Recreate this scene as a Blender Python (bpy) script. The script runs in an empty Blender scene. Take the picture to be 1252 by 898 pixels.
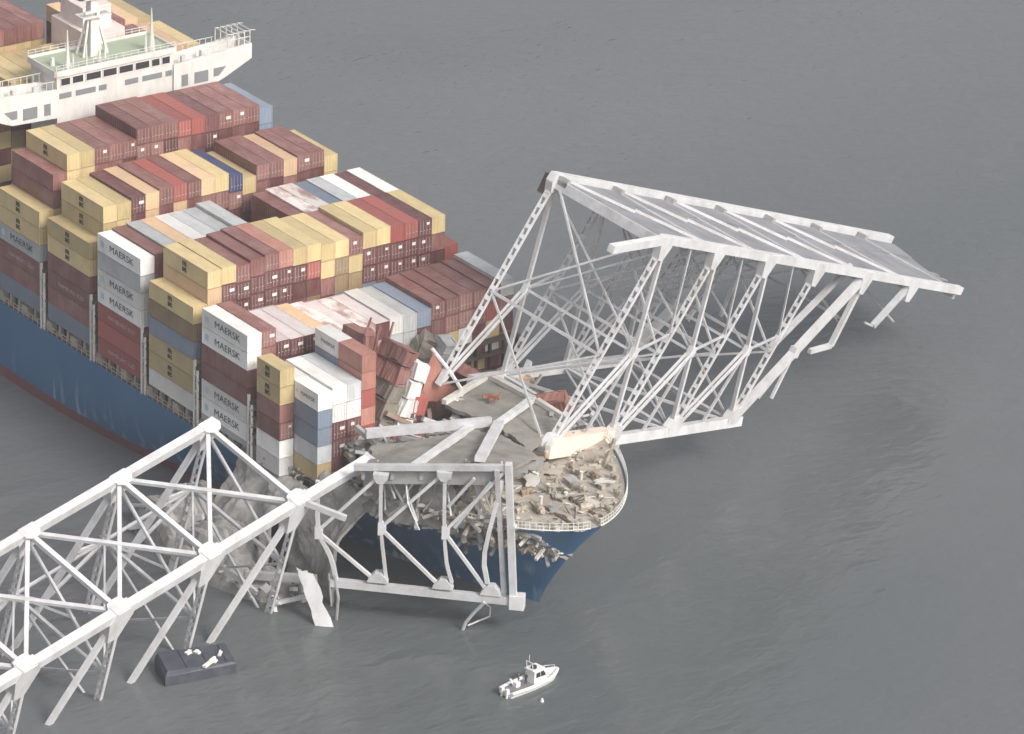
import bpy, bmesh, math, random
from mathutils import Vector, Matrix, noise
V = Vector
sc = bpy.context.scene
COL = sc.collection
rnd = random.Random(7)

# ---------------------------------------------------------------- camera
cam_d = bpy.data.cameras.new("camera")
cam_d.sensor_width = 36.0
cam_d.lens = 186.1376
cam_d.clip_start = 1.0
cam_d.clip_end = 20000.0
cam = bpy.data.objects.new("camera", cam_d)
COL.objects.link(cam)
cR = V((0.581232, 0.813266, 0.027703)); cU = V((-0.340656, 0.212264, 0.915914)); cB = V((0.739001, -0.541796, 0.400418))
m = Matrix((cR, cU, cB)).transposed().to_4x4()
m.translation = V((601.2439, -408.0342, 335.3348))
cam.matrix_world = m
sc.camera = cam

# ---------------------------------------------------------------- world, sun, exposure
SUN_EL, SUN_AZ = 40.0, 10.0          # azimuth measured from +X (the bow) towards +Y (port)
w = bpy.data.worlds.new("World"); sc.world = w; w.use_nodes = True
nt = w.node_tree
bg = nt.nodes["Background"]
sky = nt.nodes.new("ShaderNodeTexSky"); sky.sky_type = 'NISHITA'
sky.sun_disc = False
sky.sun_elevation = math.radians(SUN_EL)
sky.sun_rotation = math.radians(90 - SUN_AZ)
sky.air_density = 1.0; sky.dust_density = 6.0; sky.ozone_density = 1.0
hs = nt.nodes.new("ShaderNodeHueSaturation"); hs.inputs["Saturation"].default_value = 0.32
nt.links.new(sky.outputs[0], hs.inputs["Color"]); nt.links.new(hs.outputs[0], bg.inputs[0])
bg.inputs[1].default_value = 0.13
sd = bpy.data.lights.new("sun", 'SUN'); sd.energy = 1.5; sd.angle = math.radians(14); sd.color = (1.0, 0.95, 0.88)
so = bpy.data.objects.new("sun", sd); COL.objects.link(so)
sdir = V((math.cos(math.radians(SUN_EL)) * math.cos(math.radians(SUN_AZ)), math.cos(math.radians(SUN_EL)) * math.sin(math.radians(SUN_AZ)), math.sin(math.radians(SUN_EL))))
so.rotation_euler = sdir.to_track_quat('Z', 'Y').to_euler(); so.location = (0, 0, 300)
sc.view_settings.view_transform = 'Standard'; sc.view_settings.look = 'None'
sc.view_settings.exposure = 0.44; sc.view_settings.gamma = 1.0

# ---------------------------------------------------------------- materials
MATS = {}
def mat(name, col, rough=0.6, dirt=None, amt=0.35, scale=0.5, stretch=(1, 1, 1), metal=0.0, bump=0.0, var=0.0, lo=0.42, hi=0.68, world=False):
    if name in MATS: return MATS[name]
    mt = bpy.data.materials.new(name); mt.use_nodes = True
    n = mt.node_tree.nodes; l = mt.node_tree.links
    b = n["Principled BSDF"]; b.inputs["Roughness"].default_value = rough; b.inputs["Metallic"].default_value = metal
    tc = n.new("ShaderNodeTexCoord"); oi = n.new("ShaderNodeObjectInfo")
    vm = n.new("ShaderNodeVectorMath"); vm.operation = 'MULTIPLY_ADD'
    l.new(tc.outputs["Object"], vm.inputs[0]); vm.inputs[1].default_value = stretch
    mm = n.new("ShaderNodeMath"); mm.operation = 'MULTIPLY'; mm.inputs[1].default_value = 37.0
    l.new(oi.outputs["Random"], mm.inputs[0]); l.new(mm.outputs[0], vm.inputs[2])
    nz = n.new("ShaderNodeTexNoise"); nz.inputs["Scale"].default_value = scale; nz.inputs["Detail"].default_value = 6; nz.inputs["Roughness"].default_value = 0.65
    l.new(vm.outputs[0], nz.inputs["Vector"])
    rp = n.new("ShaderNodeMapRange"); rp.inputs[1].default_value = lo; rp.inputs[2].default_value = hi; rp.inputs[4].default_value = amt
    l.new(nz.outputs["Fac"], rp.inputs[0])
    mx = n.new("ShaderNodeMix"); mx.data_type = 'RGBA'
    d = dirt if dirt else tuple(c * 0.55 for c in col)
    mx.inputs[6].default_value = (*col, 1); mx.inputs[7].default_value = (*d, 1)
    l.new(rp.outputs[0], mx.inputs[0])
    out = mx.outputs[2]
    if var:
        h = n.new("ShaderNodeHueSaturation")
        mr = n.new("ShaderNodeMapRange"); mr.inputs[3].default_value = 1 - var; mr.inputs[4].default_value = 1 + var
        l.new(oi.outputs["Random"], mr.inputs[0]); l.new(mr.outputs[0], h.inputs["Value"])
        l.new(out, h.inputs["Color"]); out = h.outputs[0]
    l.new(out, b.inputs["Base Color"])
    if bump:
        bp = n.new("ShaderNodeBump"); bp.inputs["Strength"].default_value = bump; bp.inputs["Distance"].default_value = 0.2
        l.new(nz.outputs["Fac"], bp.inputs["Height"]); l.new(bp.outputs[0], b.inputs["Normal"])
    MATS[name] = mt
    return mt

ST = (0.35, 0.8, 0.12)
CC = {}
def cmat(k, name, col, dirt=None, amt=0.6, var=0.2, scale=0.8, **kw):
    CC[k] = mat("paint_" + name, col, 0.45, dirt, amt, scale, (0.4, 0.8, 0.3), var=var, **kw)
cmat('Y', 'yellow', (0.63, 0.50, 0.265), (0.47, 0.36, 0.20))
cmat('B', 'brown', (0.225, 0.098, 0.088), (0.36, 0.225, 0.205))
cmat('D', 'dark_maroon', (0.13, 0.05, 0.05), (0.25, 0.14, 0.13))
cmat('R', 'red', (0.37, 0.105, 0.09), (0.28, 0.12, 0.10))
cmat('W', 'white', (0.80, 0.79, 0.77), (0.50, 0.45, 0.40), 0.35)
cmat('G', 'grey', (0.52, 0.54, 0.55), (0.33, 0.33, 0.33))
cmat('P', 'peach', (0.68, 0.47, 0.29), (0.5, 0.36, 0.25))
cmat('N', 'navy', (0.045, 0.06, 0.15), (0.12, 0.12, 0.16))
cmat('U', 'blue_grey', (0.20, 0.25, 0.33), (0.28, 0.28, 0.32))
cmat('O', 'olive_brown', (0.31, 0.22, 0.13), (0.2, 0.14, 0.09))
cmat('S', 'stained', (0.80, 0.73, 0.70), (0.33, 0.17, 0.15), 0.85, scale=0.45, lo=0.45, hi=0.6)
cmat('H', 'grey_olive', (0.27, 0.245, 0.205), (0.18, 0.15, 0.13))
cmat('K', 'dust_pink', (0.66, 0.56, 0.56), (0.82, 0.78, 0.77), 0.8, scale=0.35)
cmat('T', 'salmon', (0.50, 0.24, 0.19), (0.32, 0.14, 0.11), 0.6)
CNAME = dict(H='grey olive', Y='yellow', B='brown', D='dark maroon', R='red', W='white', G='pale grey', P='peach', N='navy blue', U='blue grey', O='olive brown', S='stained white', K='dusty pale roofed maroon', T='salmon red')

STEEL = mat("bridge_paint", (0.68, 0.685, 0.70), 0.5, (0.40, 0.365, 0.335), 0.5, 0.35, (1, 1, 0.6), var=0.04)
STEEL2 = mat("weathered_bridge_paint", (0.55, 0.56, 0.58), 0.6, (0.34, 0.31, 0.29), 0.6, 0.4)
GREY = mat("grey_steel", (0.36, 0.36, 0.36), 0.6, (0.22, 0.20, 0.18), 0.6, 0.5)
CREAM = mat("cream_girder_paint", (0.88, 0.75, 0.63), 0.55, (0.76, 0.55, 0.48), 0.6, 0.3)
ROAD = mat("roadway_concrete", (0.29, 0.275, 0.245), 0.85, (0.17, 0.16, 0.145), 0.85, 0.3, bump=0.3)
KERB = mat("kerb_concrete", (0.66, 0.64, 0.60), 0.8, (0.42, 0.38, 0.34), 0.5, 0.5)
SLAB = mat("slab_concrete", (0.37, 0.36, 0.345), 0.85, (0.15, 0.14, 0.13), 0.9, 0.35, bump=0.6)
DECKG = mat("deck_slab_grey", (0.29, 0.295, 0.315), 0.7, (0.19, 0.19, 0.205), 0.9, 0.2)
RUST = mat("rusty_debris", (0.33, 0.24, 0.17), 0.8, (0.17, 0.12, 0.10), 0.7, 0.8)
BEIGE = mat("foredeck_paint", (0.47, 0.425, 0.37), 0.75, (0.25, 0.22, 0.185), 0.9, 0.3, bump=0.2)
FIT = mat("beige_machinery", (0.48, 0.435, 0.36), 0.6, (0.2, 0.17, 0.13), 0.8, 0.7)
SHIPW = mat("ship_white", (0.72, 0.71, 0.685), 0.45, (0.50, 0.45, 0.38), 0.5, 0.5, (1, 1, 0.3))
GREENDK = mat("green_deck", (0.34, 0.42, 0.30), 0.7, (0.45, 0.45, 0.36), 0.7, 0.4)
GLASS = mat("dark_glass", (0.03, 0.035, 0.04), 0.12, (0.05, 0.05, 0.05), 0.3)
SHADE = mat("recess_grey", (0.22, 0.23, 0.24), 0.7)
DKDECK = mat("ship_deck", (0.17, 0.15, 0.14), 0.8, (0.10, 0.09, 0.085), 0.7, 0.3)
PED = mat("lashing_steel", (0.50, 0.46, 0.41), 0.65, (0.30, 0.24, 0.20), 0.7, 0.7)
DARK = mat("dark_steel", (0.07, 0.055, 0.05), 0.7, (0.12, 0.09, 0.08), 0.5, 0.7)
LABELW = mat("white_marking", (0.80, 0.78, 0.74), 0.6, (0.6, 0.55, 0.5), 0.4, 2.0)
LOGOD = mat("dark_lettering", (0.05, 0.06, 0.09), 0.6)
LOGOK = mat("black_emblem", (0.055, 0.045, 0.03), 0.6)
LOGOW = mat("pale_lettering", (0.62, 0.52, 0.49), 0.6, (0.36, 0.2, 0.18), 0.8, 1.0)
STARB = mat("pale_blue_emblem", (0.55, 0.68, 0.78), 0.6)
ROD = mat("galvanised_rod", (0.50, 0.46, 0.43), 0.5)
BLUEW = mat("wreck_blue", (0.05, 0.055, 0.075), 0.55, (0.10, 0.10, 0.12), 0.7, 0.5)
BOATW = mat("boat_white", (0.80, 0.80, 0.78), 0.4, (0.62, 0.6, 0.56), 0.4, 1.5)
BOATD = mat("boat_dark", (0.05, 0.05, 0.055), 0.5)
SKIN = mat("skin", (0.45, 0.27, 0.19), 0.6)
CLOTH = mat("dark_clothing", (0.05, 0.055, 0.08), 0.8)
VEST = mat("grey_clothing", (0.16, 0.16, 0.17), 0.8)

# hull paint: blue topsides over a dull red boot topping, scuffed
def hull_material():
    mt = bpy.data.materials.new("hull_paint"); mt.use_nodes = True
    n = mt.node_tree.nodes; l = mt.node_tree.links; b = n["Principled BSDF"]
    b.inputs["Roughness"].default_value = 0.45
    tc = n.new("ShaderNodeTexCoord"); sx = n.new("ShaderNodeSeparateXYZ"); l.new(tc.outputs["Object"], sx.inputs[0])
    def noise_(scale, st, det=5):
        vm = n.new("ShaderNodeVectorMath"); vm.operation = 'MULTIPLY'; vm.inputs[1].default_value = st; l.new(tc.outputs["Object"], vm.inputs[0])
        z = n.new("ShaderNodeTexNoise"); z.inputs["Scale"].default_value = scale; z.inputs["Detail"].default_value = det; l.new(vm.outputs[0], z.inputs["Vector"]); return z.outputs["Fac"]
    def mr(s, a, c, d0=0.0, d1=1.0):
        r = n.new("ShaderNodeMapRange"); r.inputs[1].default_value = a; r.inputs[2].default_value = c; r.inputs[3].default_value = d0; r.inputs[4].default_value = d1; l.new(s, r.inputs[0]); return r.outputs[0]
    def mix(f, a, c):
        x = n.new("ShaderNodeMix"); x.data_type = 'RGBA'; l.new(f, x.inputs[0])
        for i, q in ((6, a), (7, c)):
            if isinstance(q, tuple): x.inputs[i].default_value = (*q, 1)
            else: l.new(q, x.inputs[i])
        return x.outputs[2]
    def mul(a, c):
        x = n.new("ShaderNodeMath"); x.operation = 'MULTIPLY'; l.new(a, x.inputs[0])
        if isinstance(c, float): x.inputs[1].default_value = c
        else: l.new(c, x.inputs[1])
        return x.outputs[0]
    blue = mix(mr(noise_(0.12, (1, 1, 0.25)), 0.35, 0.7, 0, 0.6), (0.04, 0.145, 0.295), (0.065, 0.175, 0.32))
    sc1 = mul(mr(noise_(0.5, (1, 1, 0.12), 8), 0.52, 0.66, 0, 0.75), mul(mr(noise_(0.05, (1, 1, 0.2)), 0.40, 0.55), mr(sx.outputs["Z"], 8.5, 2.5)))
    blue = mix(sc1, blue, (0.62, 0.66, 0.70))
    red = mix(mr(noise_(0.35, (1, 1, 0.4)), 0.35, 0.7, 0, 0.7), (0.21, 0.06, 0.065), (0.13, 0.07, 0.075))
    ed = n.new("ShaderNodeMath"); ed.operation = 'ADD'; l.new(sx.outputs["Z"], ed.inputs[0])
    l.new(mr(noise_(0.5, (1, 1, 1)), 0, 1, -0.25, 0.25), ed.inputs[1])
    ed2 = n.new("ShaderNodeMath"); ed2.operation = 'ADD'; l.new(ed.outputs[0], ed2.inputs[0]); l.new(mr(sx.outputs["X"], -15, 45, 0.0, 2.6), ed2.inputs[1]); ed = ed2
    l.new(mix(mr(ed.outputs[0], 1.75, 1.95), red, blue), b.inputs["Base Color"])
    return mt
HULL = hull_material()

def water_material():
    mt = bpy.data.materials.new("river_water"); mt.use_nodes = True
    n = mt.node_tree.nodes; l = mt.node_tree.links; b = n["Principled BSDF"]
    b.inputs["IOR"].default_value = 1.333
    b.inputs["Roughness"].default_value = 0.13
    tc = n.new("ShaderNodeTexCoord")
    def nz(scale, st, det, rot=0.0, dist=0.0):
        mp = n.new("ShaderNodeMapping"); mp.inputs["Scale"].default_value = st; mp.inputs["Rotation"].default_value = (0, 0, rot)
        l.new(tc.outputs["Object"], mp.inputs[0])
        z = n.new("ShaderNodeTexNoise"); z.inputs["Scale"].default_value = scale; z.inputs["Detail"].default_value = det; z.inputs["Distortion"].default_value = dist
        l.new(mp.outputs[0], z.inputs["Vector"]); return z.outputs["Fac"]
    big = nz(0.006, (1, 1, 1), 3, 0.4, 0.5)
    mr = n.new("ShaderNodeMapRange"); mr.inputs[1].default_value = 0.35; mr.inputs[2].default_value = 0.65; l.new(big, mr.inputs[0])
    mx = n.new("ShaderNodeMix"); mx.data_type = 'RGBA'; l.new(mr.outputs[0], mx.inputs[0])
    mx.inputs[6].default_value = (0.106, 0.119, 0.121, 1); mx.inputs[7].default_value = (0.142, 0.147, 0.154, 1)
    l.new(mx.outputs[2], b.inputs["Base Color"])
    a1 = nz(0.16, (1.0, 0.42, 1), 2, 0.95, 0.4)
    a2 = nz(0.75, (1.0, 0.5, 1), 2, 0.95, 0.4)
    md = n.new("ShaderNodeMath"); md.operation = 'MULTIPLY_ADD'; l.new(a2, md.inputs[0]); md.inputs[1].default_value = 0.34; l.new(a1, md.inputs[2])
    patch = nz(0.012, (1, 1, 1), 3, 0.2, 1.0)
    pr = n.new("ShaderNodeMapRange"); pr.inputs[1].default_value = 0.35; pr.inputs[2].default_value = 0.65; pr.inputs[3].default_value = 0.55; pr.inputs[4].default_value = 1.0; l.new(patch, pr.inputs[0])
    bp = n.new("ShaderNodeBump"); bp.inputs["Distance"].default_value = 0.62; l.new(pr.outputs[0], bp.inputs["Strength"])
    l.new(md.outputs[0], bp.inputs["Height"]); l.new(bp.outputs[0], b.inputs["Normal"])
    return mt
WATER = water_material()

# ---------------------------------------------------------------- mesh helpers
class MB:
    def __init__(s): s.v = []; s.f = []; s.m = []
    def add(s, vs, fs, mi=0):
        o = len(s.v); s.v += [V(p) for p in vs]
        for f in fs: s.f.append(tuple(i + o for i in f)); s.m.append(mi)
        return s
    def hexa(s, p, mi=0):
        return s.add(p, [(0, 3, 2, 1), (4, 5, 6, 7), (0, 1, 5, 4), (1, 2, 6, 5), (2, 3, 7, 6), (3, 0, 4, 7)], mi)
    def box(s, c, d, R=None, mi=0):
        c = V(c); q = []
        for z in (-.5, .5):
            for x, y in ((-.5, -.5), (.5, -.5), (.5, .5), (-.5, .5)):
                k = V((x * d[0], y * d[1], z * d[2]))
                q.append(c + (R @ k if R else k))
        return s.hexa(q, mi)
    def bx(s, x0, x1, y0, y1, z0, z1, mi=0):
        return s.box(((x0 + x1) / 2, (y0 + y1) / 2, (z0 + z1) / 2), (abs(x1 - x0), abs(y1 - y0), abs(z1 - z0)), None, mi)
    def beam(s, p, q, w, h, ref=(0, 0, 1), mi=0, w2=None, h2=None):
        p, q = V(p), V(q); d = (q - p).normalized(); r = V(ref)
        if abs(d.dot(r.normalized())) > 0.97: r = V((1, 0, 0)) if abs(d.x) < .8 else V((0, 1, 0))
        a = d.cross(r).normalized(); b = a.cross(d).normalized()      # a: width axis, b: along ref
        w2 = w2 or w; h2 = h2 or h
        P = [p - a * w / 2 - b * h / 2, p + a * w / 2 - b * h / 2, p + a * w / 2 + b * h / 2, p - a * w / 2 + b * h / 2]
        Q = [q - a * w2 / 2 - b * h2 / 2, q + a * w2 / 2 - b * h2 / 2, q + a * w2 / 2 + b * h2 / 2, q - a * w2 / 2 + b * h2 / 2]
        return s.hexa(P + Q, mi)
    def tube(s, pts, r, n=6, mi=0, r2=None):
        pts = [V(p) for p in pts]; rings = []
        for i, p in enumerate(pts):
            d = (pts[min(i + 1, len(pts) - 1)] - pts[max(i - 1, 0)]).normalized()
            u = d.orthogonal().normalized() if i == 0 else (rings[-1][1] - d * rings[-1][1].dot(d)).normalized()
            vv = d.cross(u); rr = r if r2 is None else r + (r2 - r) * i / max(1, len(pts) - 1)
            rings.append(([p + (u * math.cos(t) + vv * math.sin(t)) * rr for t in [2 * math.pi * k / n for k in range(n)]], u))
        o = []; fs = []
        for g, _ in rings: o += g
        for i in range(len(pts) - 1):
            for k in range(n): fs.append((i * n + k, i * n + (k + 1) % n, (i + 1) * n + (k + 1) % n, (i + 1) * n + k))
        fs.append(tuple(range(n))[::-1]); fs.append(tuple((len(pts) - 1) * n + k for k in range(n)))
        return s.add(o, fs, mi)
    def prism(s, poly, ext, mi=0):
        n = len(poly); poly = [V(p) for p in poly]; e = V(ext)
        vs = poly + [p + e for p in poly]
        fs = [tuple(range(n))[::-1], tuple(range(n, 2 * n))] + [(i, (i + 1) % n, n + (i + 1) % n, n + i) for i in range(n)]
        return s.add(vs, fs, mi)
    def mesh(s, name, mats, base=V((0, 0, 0)), smooth=False):
        me = bpy.data.meshes.new(name)
        me.from_pydata([tuple(p - base) for p in s.v], [], s.f)
        for mt in (mats if isinstance(mats, (list, tuple)) else [mats]): me.materials.append(mt)
        me.polygons.foreach_set("material_index", s.m)
        if smooth: me.polygons.foreach_set("use_smooth", [True] * len(s.f))
        bm = bmesh.new(); bm.from_mesh(me); bmesh.ops.recalc_face_normals(bm, faces=bm.faces); bm.to_mesh(me); bm.free()
        return me

def link(name, me, parent=None, loc=None):
    o = bpy.data.objects.new(name, me); COL.objects.link(o)
    if parent: o.parent = parent
    if loc is not None: o.location = loc
    return o
def tag(o, label=None, cat=None, group=None, kind=None):
    if label: o["label"] = label
    if cat: o["category"] = cat
    if group: o["group"] = group
    if kind: o["kind"] = kind
    return o
def empty(name, loc, label, cat, group=None):
    o = bpy.data.objects.new(name, None); o.empty_display_size = 1; COL.objects.link(o); o.location = loc
    return tag(o, label, cat, group)
def part(name, mb, mats, parent, root=None, smooth=False):
    """a part modelled in world coordinates; root = the thing (or part chain) it hangs on"""
    base = V((0, 0, 0)); q = parent
    while q: base += q.location; q = q.parent
    return link(name, mb.mesh(name, mats, base, smooth), parent)
def thing(name, mb, mats, label, cat, group=None, kind=None, smooth=False):
    c = V((0, 0, 0))
    xs = [p.x for p in mb.v]; ys = [p.y for p in mb.v]; zs = [p.z for p in mb.v]
    c = V(((min(xs) + max(xs)) / 2, (min(ys) + max(ys)) / 2, min(zs)))
    return tag(link(name, mb.mesh(name, mats, c, smooth), None, c), label, cat, group, kind)

def lattice(p, q, w, h, ref, pitch=1.5, mi=0):
    """box member with two solid plates and zigzag lacing on its two open faces"""
    mb = MB(); p, q = V(p), V(q); d = (q - p); L = d.length; d.normalize(); a = V(ref)
    a = (a - d * a.dot(d)).normalized(); b = d.cross(a).normalized()
    if b.dot(V((.6, -.8, 0))) < 0: b = -b
    ref = tuple(b); w, h = h, w
    for sgn in (-1, 1):
        mb.beam(p + a * sgn * (w / 2 - .09), q + a * sgn * (w / 2 - .06), .13, h, ref, mi)
    n = max(2, int(L / pitch))
    for face in (1,):
        o = b * face * (h / 2 - .05)
        for i in range(n):
            c0 = p + d * (L * (i + .5) / n) + o
            mb.beam(c0 - d * pitch * .2, c0 + d * pitch * .2, w - .1, .06, tuple(b), mi)
    for e, dd in ((p, 1), (q, -1)):
        for face in (-1, 1):
            mb.beam(e + b * face * (h / 2 + .02), e + b * face * (h / 2 + .02) + d * dd * 2.2, w * .98, .06, tuple(b), mi)
    return mb
def clipz(p, q, zmin=-2.0):
    p, q = V(p), V(q)
    if q.z >= zmin: return q
    if p.z <= zmin: return None
    return p + (q - p) * ((p.z - zmin) / (p.z - q.z))
def gusset(c, a, wb, la, lb, th, nrm, mi=0, u0=-.68):
    """plate at node c: long side along chord a, tapering towards the web direction wb"""
    c = V(c); a = V(a).normalized(); wb = V(wb).normalized(); nrm = V(nrm).normalized()
    poly = [c - a * la * .7 + wb * u0, c + a * la * .7 + wb * u0, c + a * la + wb * min(.8, lb * .35), c + a * la * .42 + wb * lb, c - a * la * .42 + wb * lb, c - a * la + wb * min(.8, lb * .35)]
    return MB().prism([p - nrm * th / 2 for p in poly], nrm * th, mi)

# ---------------------------------------------------------------- water
HAZE = 0.00014
mb = MB(); S = 1500
mb.add([(-S, -S, 0), (S, -S, 0), (S, S, 0), (-S, S, 0)], [(0, 1, 2, 3)])
tag(link("water", mb.mesh("water", WATER)), kind="structure")
hz = bpy.data.materials.new("haze_air"); hz.use_nodes = True
hn = hz.node_tree.nodes; hn.remove(hn["Principled BSDF"])
pv = hn.new("ShaderNodeVolumePrincipled"); pv.inputs["Color"].default_value = (0.93, 0.93, 0.95, 1); pv.inputs["Density"].default_value = HAZE; pv.inputs["Anisotropy"].default_value = 0.2
hz.node_tree.links.new(pv.outputs[0], hn["Material Output"].inputs["Volume"])
tag(link("haze", MB().bx(-S - 40, S + 40, -S - 40, S + 40, -5, 352).mesh("haze", hz)), kind="stuff")

# ================================================================ the ship
ship = empty("container_ship", (0, 0, 0), "huge blue hulled container ship with crushed bow lodged under the fallen bridge", "ship")
def stem(z): return 53 + 12.8 * max(0, min(1.1, z / 17)) ** 1.2
def hb(x, z):
    t = max(0.0, min(1.0, z / 17)); x0 = -55 + 65 * t; a = 1.9 + .3 * t; b = 1.0 - .4 * t
    u = (x - x0) / (stem(z) - x0)
    if u <= 0: return 24.1
    if u >= 1: return 0.0
    return 24.1 * (1 - u ** a) ** b
def ztop(x): return 12.5 if x < 39 else min(17.0, 12.5 + (x - 39) * 1.5)
NS, NT = 84, 12
hv = []; hf = []
for i in range(NS + 1):
    sg = i / NS; sg = 1 - (1 - sg) ** 1.7
    for j in range(NT + 1):
        tau = j / NT
        zt = 12.5; x = 0
        for _ in range(4):
            z = -3 + tau * (zt + 3); x = -150 + (stem(z) + 150) * sg; zt = ztop(x)
        hv.append((x, -hb(x, z), z))
n1 = len(hv)
hv += [(x, -y, z) for x, y, z in hv]
for i in range(NS):
    for j in range(NT):
        a = i * (NT + 1) + j; q = (a, a + NT + 1, a + NT + 2, a + 1)
        hf.append(q); hf.append(tuple(k + n1 for k in q[::-1]))
mb = MB().add(hv, hf)
# deck plates inside the bulwark
hullo = part("hull", mb, HULL, ship, smooth=True)
def deck_strip(x0, x1, z, inset, n):
    mb = MB()
    P = []
    for i in range(n + 1):
        x = x0 + (x1 - x0) * i / n
        y = max(0.02, hb(x, z) - inset); P.append((x, y))
    poly = [(x, -y, z) for x, y in P] + [(x, y, z) for x, y in P[::-1]]
    k = n + 1
    mb.add(poly, [(i, i + 1, 2 * k - 2 - i, 2 * k - 1 - i) for i in range(n)])
    return mb
part("main_deck", deck_strip(-150, 41, 12.3, .05, 40), DKDECK, ship)
part("forecastle_deck", deck_strip(41.0, 65.6, 16.75, .12, 40), BEIGE, ship)
part("forecastle_bulkhead", MB().bx(40.6, 41.0, -19.3, 19.3, 12.3, 16.75), BEIGE, ship)
# inner hull lining above the forecastle deck and a capping rail
for sgn in (-1, 1):
    mb = MB(); pts = []
    for i in range(60):
        x = 41.5 + (65.7 - 41.5) * (1 - (1 - i / 59) ** 1.8)
        pts.append(V((x, sgn * hb(x, 17.0), 17.02)))
    mb.tube(pts, .11, 6)
    part("bulwark_cap", mb, SHIPW, ship)
    mb = MB()
    for k in range(len(pts) - 1):
        if sgn < 0 and pts[k].x < 53: continue
        if k % 2 == 0 or (pts[k + 1] - pts[k]).length > .5:
            mb.beam(pts[k], pts[k] + V((0, 0, 1.1)), .09, .09)
        for hgt in (.55, 1.1): mb.beam(pts[k] + V((0, 0, hgt)), pts[k + 1] + V((0, 0, hgt)), .07, .07)
    part("bow_railing", mb, SHIPW, ship)

# side walkway furniture along the visible deck edge
ZB = 14.5; TH = 2.8034
mb = MB()
for k in range(64):
    x = -64 + k * 1.45
    if x > 26: break
    y = -hb(x, 12.5) + .15
    mb.beam((x, y, 12.3), (x, y, 13.5), .09, .09)
    x2 = x + 1.45; y2 = -hb(x2, 12.5) + .15
    for hgt in (12.95, 13.5): mb.beam((x, y, hgt), (x2, y2, hgt), .08, .08)
part("side_railing", mb, PED, ship)
for k in range(36):
    x = -63.5 + k * 2.43
    if x > 27: break
    y = -min(23.0, hb(x, 12.5) - .9)
    mb = MB()
    if k % 3 == 2:
        mb.bx(x - .8, x + .8, y - .5, y + .6, 12.3, 13.9); mb.bx(x - .5, x + .5, y - .6, y - .5, 12.6, 13.6)
    else:
        mb.beam((x, y + .3, 12.3), (x, y + .3, ZB - .15), .7, .8, (1, 0, 0), 0, .45, .5); mb.bx(x - .5, x + .5, y - .2, y + .8, ZB - .35, ZB - .1)
    part("container_pedestal", mb, PED, ship)
mb = MB().bx(-100, 30, -20.5, 20.5, 12.3, 14.35)
part("hatch_coaming", mb, DKDECK, ship)
# lashing bridges in the gaps between the rows
for gx in (-60.0, -44.99, -30.4, -15.8, -1.2, 13.4):
    mb = MB()
    for k in range(20):
        y = -23.7 + k * 2.495
        mb.bx(gx - .35, gx + .35, y - .12, y + .12, 12.3, 22.0)
    for z in (17.2, 19.9, 22.0): mb.bx(gx - .8, gx + .8, -23.9, 23.9, z, z + .16)
    lb = part("lashing_bridge", mb, DARK, ship)
    e = MB(); e.bx(gx - .55, gx - .25, -24.12, -23.72, 12.3, 23.2); e.bx(gx + .28, gx + .5, -24.08, -23.75, 12.3, 21.8)
    for z in (15.5, 18.2, 20.9): e.bx(gx - .5, gx + .5, -24.05, -23.76, z, z + .2)
    part("end_post", e, SHIPW, lb)

# bridge house and wings
house = MB(); house.bx(-70.5, -62.6, -10.6, 10.6, 12.3, 45.8)
ho = part("bridge_house", house, SHIPW, ship)
roof = MB(); roof.bx(-70.7, -62.4, -10.9, 10.9, 45.8, 46.0)
part("roof_deck", roof, GREENDK, ho)
par = MB()
for x0, x1, y0, y1 in ((-62.42, -62.2, -10.9, 10.9), (-70.9, -70.72, -10.9, 10.9), (-70.7, -62.42, -11.1, -10.92), (-70.7, -62.42, 10.92, 11.1)):
    par.bx(x0, x1, y0, y1, 45.5, 46.45)
part("parapet", par, SHIPW, ho)
rl = MB()
for y in [-10.9 + 1.36 * k for k in range(17)]:
    for x in (-70.8, -62.31): rl.beam((x, y, 46.4), (x, y, 47.3), .08, .08)
for x in (-70.8, -62.31):
    for z in (46.85, 47.3): rl.beam((x, -10.9, z), (x, 10.9, z), .07, .07)
part("roof_railing", rl, SHIPW, ho)
ws = [(-9.9, -8.3), (-7.8, -5.9), (-5.3, -2.7), (-2.2, .2), (.7, 3.2), (3.7, 6.2), (6.7, 8.1), (8.6, 10.0)]
for y0, y1 in ws:
    f = MB()
    for a, b, c, d in ((y0 - .12, y1 + .12, 45.02, 45.16), (y0 - .12, y1 + .12, 43.74, 43.88), (y0 - .12, y0, 43.88, 45.02), (y1, y1 + .12, 43.88, 45.02)):
        f.bx(-62.6, -62.46, a, b, c, d)
    fo = part("window", f, SHIPW, ho)
    part("pane", MB().bx(-62.6, -62.54, y0, y1, 43.88, 45.02), GLASS, fo)
for y0, y1 in ((-10.2, -8.0), (-7.2, -3.6), (-3.0, -1.6), (1.8, 4.2), (5.0, 8.6), (9.3, 10.4)):
    part("lower_window", MB().bx(-62.6, -62.53, y0, y1, 41.7, 42.6), SHADE, ho)
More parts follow.
